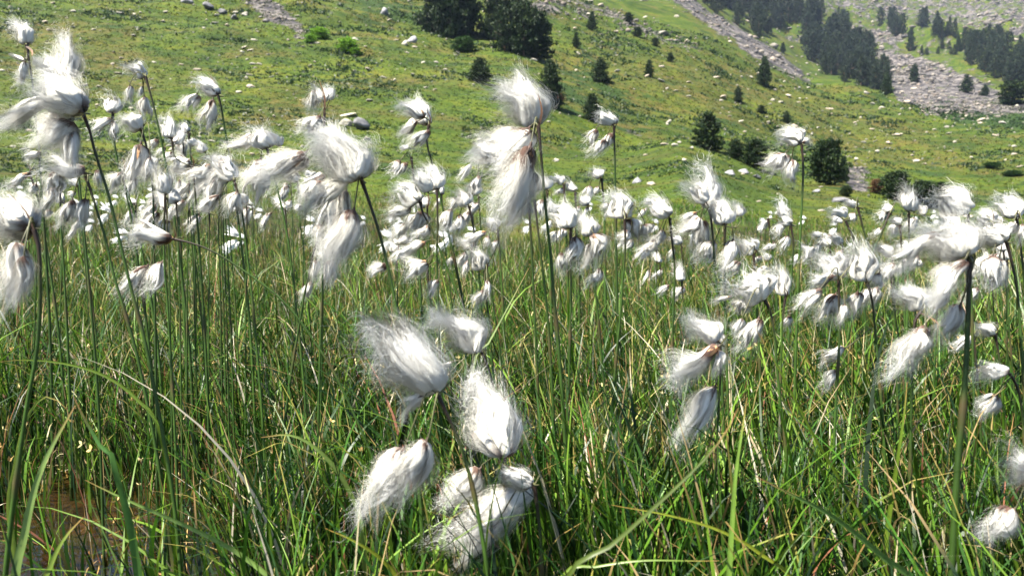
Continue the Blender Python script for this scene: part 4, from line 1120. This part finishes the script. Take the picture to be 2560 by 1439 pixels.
A('small neat head with two wisps on a straight stem below the dark upright pine', 1.5, [(1535, 315), (1538, 450), (1540, 620), (1543, 760)], [(1533, 313, 1510, 264, 46), (1490, 324, 1466, 384, 32), (1512, 350, 1480, 402, 36), (1532, 334, 1502, 392, 36)])
A('tiny closed head on a straight stem under the small neat head', 1.8, [(1504, 446), (1510, 520), (1512, 640)], [(1502, 444, 1478, 412, 32), (1474, 465, 1470, 522, 28), (1496, 466, 1484, 498, 20)])
A('closed bud shaped head just right of the tallest stem', 1.7, [(1368, 476), (1370, 560), (1375, 680)], [(1368, 474, 1352, 424, 40), (1378, 505, 1368, 550, 20), (1355, 500, 1345, 560, 34)])
A('little head above a hanging wisp, second right of the tallest stem', 1.8, [(1410, 460), (1414, 540), (1418, 660)], [(1409, 458, 1386, 430, 28), (1408, 470, 1388, 494, 22)])
A('little closed head third right of the tallest stem', 1.8, [(1438, 480), (1442, 560), (1446, 680)], [(1437, 478, 1418, 445, 28)])
A('shaggy head on a thick dark stalk right of the tallest cluster', 1.05, [(1428, 572), (1426, 640), (1427, 760), (1424, 880)], [(1428, 570, 1408, 488, 68), (1440, 592, 1432, 690, 52), (1400, 632, 1412, 692, 26)], wpx=7)
A('twin heads with an arched stalk and a big curled wisp', 1.1, [(1478, 592), (1480, 660), (1492, 760)], [(1477, 590, 1466, 524, 58), (1484, 585, 1520, 665, 66), (1480, 610, 1470, 690, 46), (1500, 672, 1475, 730, 34)])
A('cream head straight above a dark stem beside a curled reddish leaf', 1.05, [(1562, 548), (1563, 620), (1557, 700), (1550, 800), (1540, 900)], [(1562, 546, 1545, 468, 74), (1570, 545, 1600, 604, 60), (1612, 560, 1622, 600, 44), (1575, 580, 1550, 610, 36)], wpx=7)
A('head hanging from a high thin arch right of the straight cream head', 1.1, [(1674, 545), (1680, 600), (1687, 680), (1683, 780)], [(1672, 542, 1620, 484, 58), (1657, 576, 1640, 625, 30), (1636, 600, 1603, 652, 36)], wpx=7)
A('tall leaning twisted head right of centre', .98, [(1775, 525), (1781, 580), (1788, 680), (1795, 780)], [(1773, 522, 1790, 394, 74, 'up'), (1765, 505, 1725, 440, 56), (1740, 532, 1684, 562, 38), (1752, 548, 1700, 604, 52), (1752, 552, 1765, 655, 52)], wpx=7)
A('round head on two dark stems beside the tall leaning twisted one', 1.0, [(1812, 565), (1811, 640), (1812, 740), (1816, 860)], [(1812, 560, 1805, 486, 64), (1786, 604, 1752, 672, 46), (1832, 602, 1818, 704, 52), (1852, 540, 1848, 500, 30)], wpx=7)
A('plain round head with a wisp below, right of the two stemmed head', 1.15, [(1884, 635), (1888, 700), (1894, 800)], [(1882, 634, 1858, 580, 52), (1850, 655, 1808, 692, 34), (1896, 640, 1898, 660, 22)])
A('broad shaggy head bowing left low on the right', .88, [(1912, 750), (1926, 780), (1936, 840), (1944, 940), (1962, 1100)], [(1909, 748, 1850, 662, 116, 'up'), (1828, 740, 1772, 756, 18), (1855, 796, 1838, 842, 30), (1896, 796, 1858, 898, 50), (1870, 750, 1838, 795, 46)], wpx=8)
A('ragged broken head with brown scales and a wide wind swept lower tuft', .76, [(1800, 862), (1803, 900), (1798, 990), (1792, 1100)], [(1796, 853, 1722, 775, 76), (1796, 830, 1816, 878, 34), (1794, 866, 1650, 950, 100), (1797, 875, 1806, 945, 42), (1786, 968, 1716, 1132, 80)], wpx=7, tan=(0, 2))
A('biggest blurred front head blown left with two long wisps hanging below', .62, [(1096, 988), (1120, 1040), (1150, 1110), (1180, 1210), (1204, 1330), (1222, 1450)], [(1092, 978, 955, 785, 160, 'up'), (1062, 985, 985, 1022, 60), (1066, 1102, 985, 1285, 104), (1008, 1122, 915, 1318, 96), (1130, 905, 1092, 918, 20)], wpx=11, tan=(4,))
A('rounded cream head up and right of the biggest blurred one', .72, [(1202, 876), (1214, 900), (1232, 960), (1246, 1060)], [(1200, 874, 1122, 748, 112, 'up'), (1190, 880, 1215, 820, 30)], wpx=7)
A('lowest front cluster with one upright shaggy head and a wide hanging mass', .69, [(1336, 1212), (1344, 1270), (1352, 1360), (1354, 1450)], [(1262, 1142, 1240, 922, 142, 'up'), (1330, 1210, 1245, 1165, 64), (1325, 1218, 1098, 1396, 112, 'droop'), (1200, 1172, 1112, 1290, 80), (1236, 1312, 1150, 1425, 46)], wpx=11, bract=(1232, 1145, 8))
A('wisp hanging alone near the bottom right corner', .60, [(2572, 1195), (2590, 1260), (2600, 1400)], [(2536, 1272, 2468, 1372, 78), (2605, 1165, 2515, 1140, 118)], wpx=8)
A('big pale head on the thickest stem at the right with an arched left wisp', .64, [(2424, 640), (2422, 720), (2418, 850), (2409, 1000), (2395, 1150), (2386, 1300), (2378, 1440)], [(2422, 640, 2375, 530, 150), (2345, 583, 2205, 668, 80), (2365, 726, 2325, 800, 46), (2410, 650, 2330, 768, 76), (2400, 762, 2352, 872, 60)], wpx=16)
A('cream head with an upright brown bract above the thickest stem', .95, [(2418, 528), (2424, 580), (2426, 640)], [(2413, 526, 2352, 462, 90), (2400, 560, 2340, 540, 50)], bract=(2417, 490, 8))
A('dense white head with a horizontal red brown bract left of the thickest stem', .76, [(2302, 778), (2288, 800), (2282, 850), (2280, 930)], [(2300, 775, 2282, 700, 88), (2312, 816, 2236, 968, 84), (2310, 830, 2290, 900, 60)], wpx=8, bract=(2352, 816, 6))
A('shaggy double head right of the thickest stem', .86, [(2516, 604), (2528, 650), (2542, 720), (2552, 840)], [(2513, 602, 2436, 545, 80), (2482, 640, 2462, 738, 84), (2500, 650, 2504, 730, 46)], wpx=8)
A('head cut by the right edge with a bluish wisp below', 1.05, [(2542, 548), (2550, 600), (2562, 720)], [(2540, 545, 2528, 472, 66), (2534, 556, 2515, 604, 42), (2556, 560, 2560, 620, 30)])
A('arched white head over a small torn wisp at lower right', .88, [(2524, 934), (2544, 970), (2556, 1040), (2562, 1120)], [(2520, 932, 2438, 902, 74), (2492, 990, 2452, 1052, 48), (2486, 985, 2440, 1000, 22)], wpx=7)
A('small head bent left above the arched lower right one', 1.15, [(2488, 836), (2496, 880), (2504, 960)], [(2486, 834, 2444, 800, 42)])
A('single small wisp crossing behind the thickest stem', 1.1, [(2432, 838), (2440, 900), (2446, 980)], [(2430, 840, 2376, 882, 30)], tan=(0,))
A('small brown based wisps low in the grass under a thin arch', .98, [(2188, 832), (2192, 900), (2200, 1000)], [(2110, 870, 2036, 904, 42), (2092, 925, 2052, 984, 36)])
A('full head with a long left tail over three pointed wisps', .92, [(2096, 700), (2098, 780), (2098, 860), (2090, 1000)], [(2094, 698, 2068, 602, 84), (2085, 690, 2005, 712, 50), (2050, 722, 1992, 798, 46), (2090, 735, 2060, 822, 62), (2144, 730, 2130, 802, 46), (2112, 762, 2108, 824, 30)], wpx=7)
A('soft head with a short dark neck right of the long tailed one', .95, [(2168, 708), (2180, 750), (2190, 850), (2200, 960)], [(2165, 702, 2160, 592, 76), (2198, 682, 2190, 735, 30)], wpx=7)
A('highest right head alone on a tall straight stem above the terrace', 1.15, [(2004, 360), (2008, 420), (2005, 500), (2000, 600), (1994, 740)], [(2002, 358, 1955, 314, 58), (2004, 356, 2032, 346, 30), (1964, 386, 1948, 452, 50), (1980, 400, 1986, 468, 42), (1960, 388, 1912, 432, 44)], wpx=7)
A('stack of little ragged heads left of the tall straight right stem', 1.6, [(1976, 560), (1983, 610), (1978, 700)], [(1970, 545, 1946, 488, 40), (1978, 560, 1950, 538, 34), (1955, 556, 1940, 604, 26), (1970, 590, 1955, 644, 26)])
A('two tiny wisps hanging in the open left of the ragged stack', 2.0, [(1920, 546), (1928, 600), (1936, 680)], [(1918, 550, 1903, 584, 22), (1936, 606, 1904, 636, 22)])
A('narrow head rising behind the broad shaggy right one', 1.15, [(1964, 740), (1958, 780), (1954, 860)], [(1964, 738, 1952, 652, 44), (1972, 790, 1972, 832, 28)])
A('small double head between the tall straight stem and the terrace bank', 1.8, [(2112, 548), (2134, 600), (2145, 660)], [(2110, 545, 2078, 508, 40), (2106, 552, 2070, 548, 28), (2078, 588, 2064, 610, 24)])
A('small closed head on a thin bowed stem in front of the terrace bank', 1.9, [(2144, 518), (2160, 580), (2174, 640)], [(2142, 517, 2112, 492, 28), (2136, 532, 2126, 564, 24)])
A('tiny pennant shaped head over the open green right of centre', 2.4, [(2056, 590), (2058, 640)], [(2055, 590, 2028, 576, 24), (2050, 608, 2042, 638, 22)])
A('thin crooked head left of the fluffy right pair', 1.7, [(2225, 532), (2200, 590), (2175, 650)], [(2224, 530, 2216, 500, 30), (2216, 530, 2188, 562, 30), (2204, 570, 2180, 600, 20)])
A('fluffy upright head before the dark gully pines at right', 1.2, [(2272, 530), (2272, 600), (2270, 680)], [(2272, 528, 2285, 458, 50, 'up'), (2312, 536, 2296, 500, 24), (2285, 545, 2270, 590, 34)])
A('half hidden head behind the arched wisp of the thickest stem', 1.3, [(2250, 560), (2255, 640), (2260, 740)], [(2240, 560, 2225, 600, 30), (2250, 560, 2232, 540, 26)])
for k_, (a_, kw_) in enumerate(PLANTS): plant(*a_, seed=900 + k_, **kw_)

# the crowd standing between the ones above: each is named by the nearest one with a look of its own
ANCH = {
    'the huge left streaming cluster': (150, 300), 'the small ball shaped upper left head': (285, 245), 'the closed white upper left head': (340, 170),
    'the long bract headed left plant': (330, 310), 'the round head on straight dark stem': (410, 450), 'the arching dark spikelet head': (560, 420),
    'the flat blown lone wisp': (360, 585), 'the large rounded central left head': (850, 380), 'the open pinkish scaled head': (805, 240),
    'the cream head with long hanging wisp': (655, 370), 'the ragged three lobed head': (1030, 290), 'the fuzzy dark based head': (1090, 440),
    'the broken straw headed tuft': (1030, 640), 'the shaggy curled central head': (1195, 640), 'the tallest central head': (1290, 380),
    'the small neat straight stemmed head': (1515, 330), 'the shaggy thick stalked head': (1425, 540), 'the twin heads with arched stalk': (1480, 590),
    'the straight stemmed cream head': (1555, 510), 'the high thin arched head': (1645, 520), 'the tall leaning twisted head': (1760, 460),
    'the two stemmed round head': (1825, 520), 'the broad shaggy bowing head': (1860, 710), 'the highest right head': (1985, 350),
    'the ragged little head stack': (1960, 560), 'the long tailed full right head': (2070, 670), 'the soft dark necked head': (2165, 650),
    'the fluffy head before dark pines': (2280, 490), 'the big head on the thickest stem': (2385, 590), 'the shaggy double right head': (2470, 580),
    'the edge cut right head': (2535, 500), 'the arched lower right head': (2490, 920)}
AK = list(ANCH); used_lb = {}
ORD = ['nearest', 'second nearest', 'third nearest', 'fourth nearest', 'fifth nearest', 'sixth nearest', 'seventh nearest', 'eighth nearest', 'ninth nearest', 'tenth nearest', 'eleventh nearest', 'twelfth nearest', 'thirteenth nearest', 'fourteenth nearest']
GRP = {'left': 'cottongrass crowd left of centre', 'mid': 'cottongrass behind the central stems', 'right': 'cottongrass crowd at the right edge',
       'farl': 'distant cottongrass at left', 'farr': 'distant cottongrass at right'}
LB = {'farl': 'small distant cottongrass in the meadow at left', 'farr': 'small distant cottongrass in the meadow at right'}
CROWD = []
def filler(zone, n, x0, x1, y0, y1, s0, s1):
    for k in range(n):
        hx = random.uniform(x0, x1); hy = random.uniform(y0, y1)
        s = random.uniform(s0, s1); d = 62 / s * 1.2          # s: wisp length in pixels
        d = min(d, 5)
        lean = random.uniform(-4, 12)
        W = [(hx, hy, hx - s * random.uniform(.1, .8), hy - s * random.uniform(.5, 1), s * random.uniform(.4, .85))]
        for j in range(random.choice((1, 2, 2, 3))):
            bx = hx - s * random.uniform(-.15, .9); by = hy + s * random.uniform(.05, .55)
            W.append((bx, by, bx - s * random.uniform(.05, .75), by + s * random.uniform(.5, 1.1), s * random.uniform(.25, .6)))
        e_ = plant('crowd head', d, [(hx + 1, hy), (hx + lean * .4 + 2, hy + s), (hx + lean, hy + 2.2 * s), (hx + lean * random.uniform(1.2, 3), hy + 3.6 * s)], W, group=GRP[zone], wpx=3.9 * min(1, 1.3 / d) + .4, seed=k * 13 + int(x0))
        CROWD.append((e_, hx, hy, zone, s))
filler('left', 14, 400, 620, 340, 540, 50, 72)
filler('left', 7, 60, 400, 380, 560, 36, 56)
filler('left', 6, 600, 800, 400, 560, 34, 52)
filler('mid', 8, 960, 1230, 430, 640, 40, 60)
filler('mid', 6, 1270, 1640, 480, 620, 30, 48)
filler('right', 11, 2180, 2560, 540, 700, 46, 70)
filler('right', 4, 1640, 1900, 590, 720, 42, 62)
filler('right', 4, 1900, 2200, 590, 690, 34, 54)

buck = {}
for e_, hx, hy, zone, s_ in CROWD:
    ds_ = [(hx - ANCH[a][0]) ** 2 + (hy - ANCH[a][1]) ** 2 for a in AK]; a = AK[int(np.argmin(ds_))]
    dx, dy = hx - ANCH[a][0], hy - ANCH[a][1]
    dr = ('right of' if dx > 0 else 'left of') if abs(dx) > abs(dy) else ('below' if dy > 0 else 'above')
    buck.setdefault((a, dr), []).append((min(ds_), e_))
for (a, dr), L_ in buck.items():
    L_.sort(key=lambda q_: q_[0])
    for k, (_, e_) in enumerate(L_):
        e_['label'] = '%s small crowd plant %s %s' % (ORD[min(k, 13)], dr, a)

# distant ones: one mesh each, too small to show parts
FARM = []
for i in range(6):
    r = np.random.default_rng(700 + i); parts = []
    hgt0 = 1.0
    n_ = 5; pts_ = np.stack([np.linspace(0, -.06, n_) + r.normal(0, .01, n_), r.normal(0, .01, n_), np.linspace(-.02, .9, n_)], 1)
    v, f, c = tube(pts_, np.full(n_, .006), 4, [STEMG] * n_); parts.append((v, f, c))
    for k in range(3):
        m = 90; b = pts_[-1] + np.array([-.03 * k, r.normal(0, .02), -.05 * k])
        up_ = k == 0
        ax = np.array([-.55 + r.normal(0, .15), r.normal(0, .15), .8 if up_ else -.9]); ax /= np.linalg.norm(ax)
        D = ax[None] + r.normal(0, .28, (m, 3)) + np.array([[-.15, 0, 0]]); L_ = r.uniform(.07, .13, m)[:, None]
        t = np.linspace(0, 1, 3)[None, :, None]
        P = b[None, None] + D[:, None] * L_[:, None] * t + np.array([-.03, 0, 0]) * t ** 2
        S = r.normal(size=(m, 3)); S /= np.linalg.norm(S, axis=1)[:, None]
        hw = np.tile([[.004, .010, .002]], (m, 1))
        c = np.tile([[WHITE * .95, WHITE, WHITE]], (m, 1, 1)); c[:, 0] = CREAM * .6
        parts.append(ribbons(P, np.repeat(S[:, None], 3, 1), hw, c))
    V, f, c = join(parts); FARM.append(mk_mesh('cottongrass', V, [f], [M_HAIRFAR], col=c))
placed = 0
def farfield(n, zone, x0, x1, y0, y1):
    for _ in range(n):
        d = y0 + (y1 - y0) * random.random() ** 0.8
        px = random.uniform(x0, x1); x = (px - CX) / F * d
        h_ = random.uniform(.20, .31)
        o = link('cottongrass', random.choice(FARM)); z = float(hgt(x, d))
        o.location = (x, d, z); s = random.uniform(.8, 1.2); o.scale = (.34 * s, .34 * s, h_ / .95); o.rotation_euler = (0, 0, random.uniform(-.5, .5))
        tag(o, LB[zone], 'cottongrass', GRP[zone])
farfield(40, 'farl', -60, 1200, 3.2, 8.5)
farfield(24, 'farr', 1200, 2620, 4.2, 11)

# ------------------------------------------------------------------ haze
def haze(dens):
    m, t, out = newmat('mountain_air')
    v = N(t, 'ShaderNodeVolumePrincipled'); v.inputs['Density'].default_value = dens
    v.inputs['Color'].default_value = (0.55, 0.68, 1.0, 1); v.inputs['Anisotropy'].default_value = 0.2
    t.links.new(v.outputs[0], out.inputs['Volume'])
    zt = float(ZG.max()) + 20; zb = float(ZG.min()) - 1.0
    X = 1400
    Vb = np.array([(x, y, z) for z in (zb, zt) for y in (-X, X) for x in (-X, X)])
    Fb = np.array([(0, 2, 3, 1), (4, 5, 7, 6), (0, 1, 5, 4), (2, 6, 7, 3), (0, 4, 6, 2), (1, 3, 7, 5)])
    o = link('haze', mk_mesh('haze', Vb, [Fb], [m]))
    tag(o, 'thin bluish mountain air over the far slopes', 'haze', kind='stuff')
HAZE = 0.00014
if HAZE: haze(HAZE)
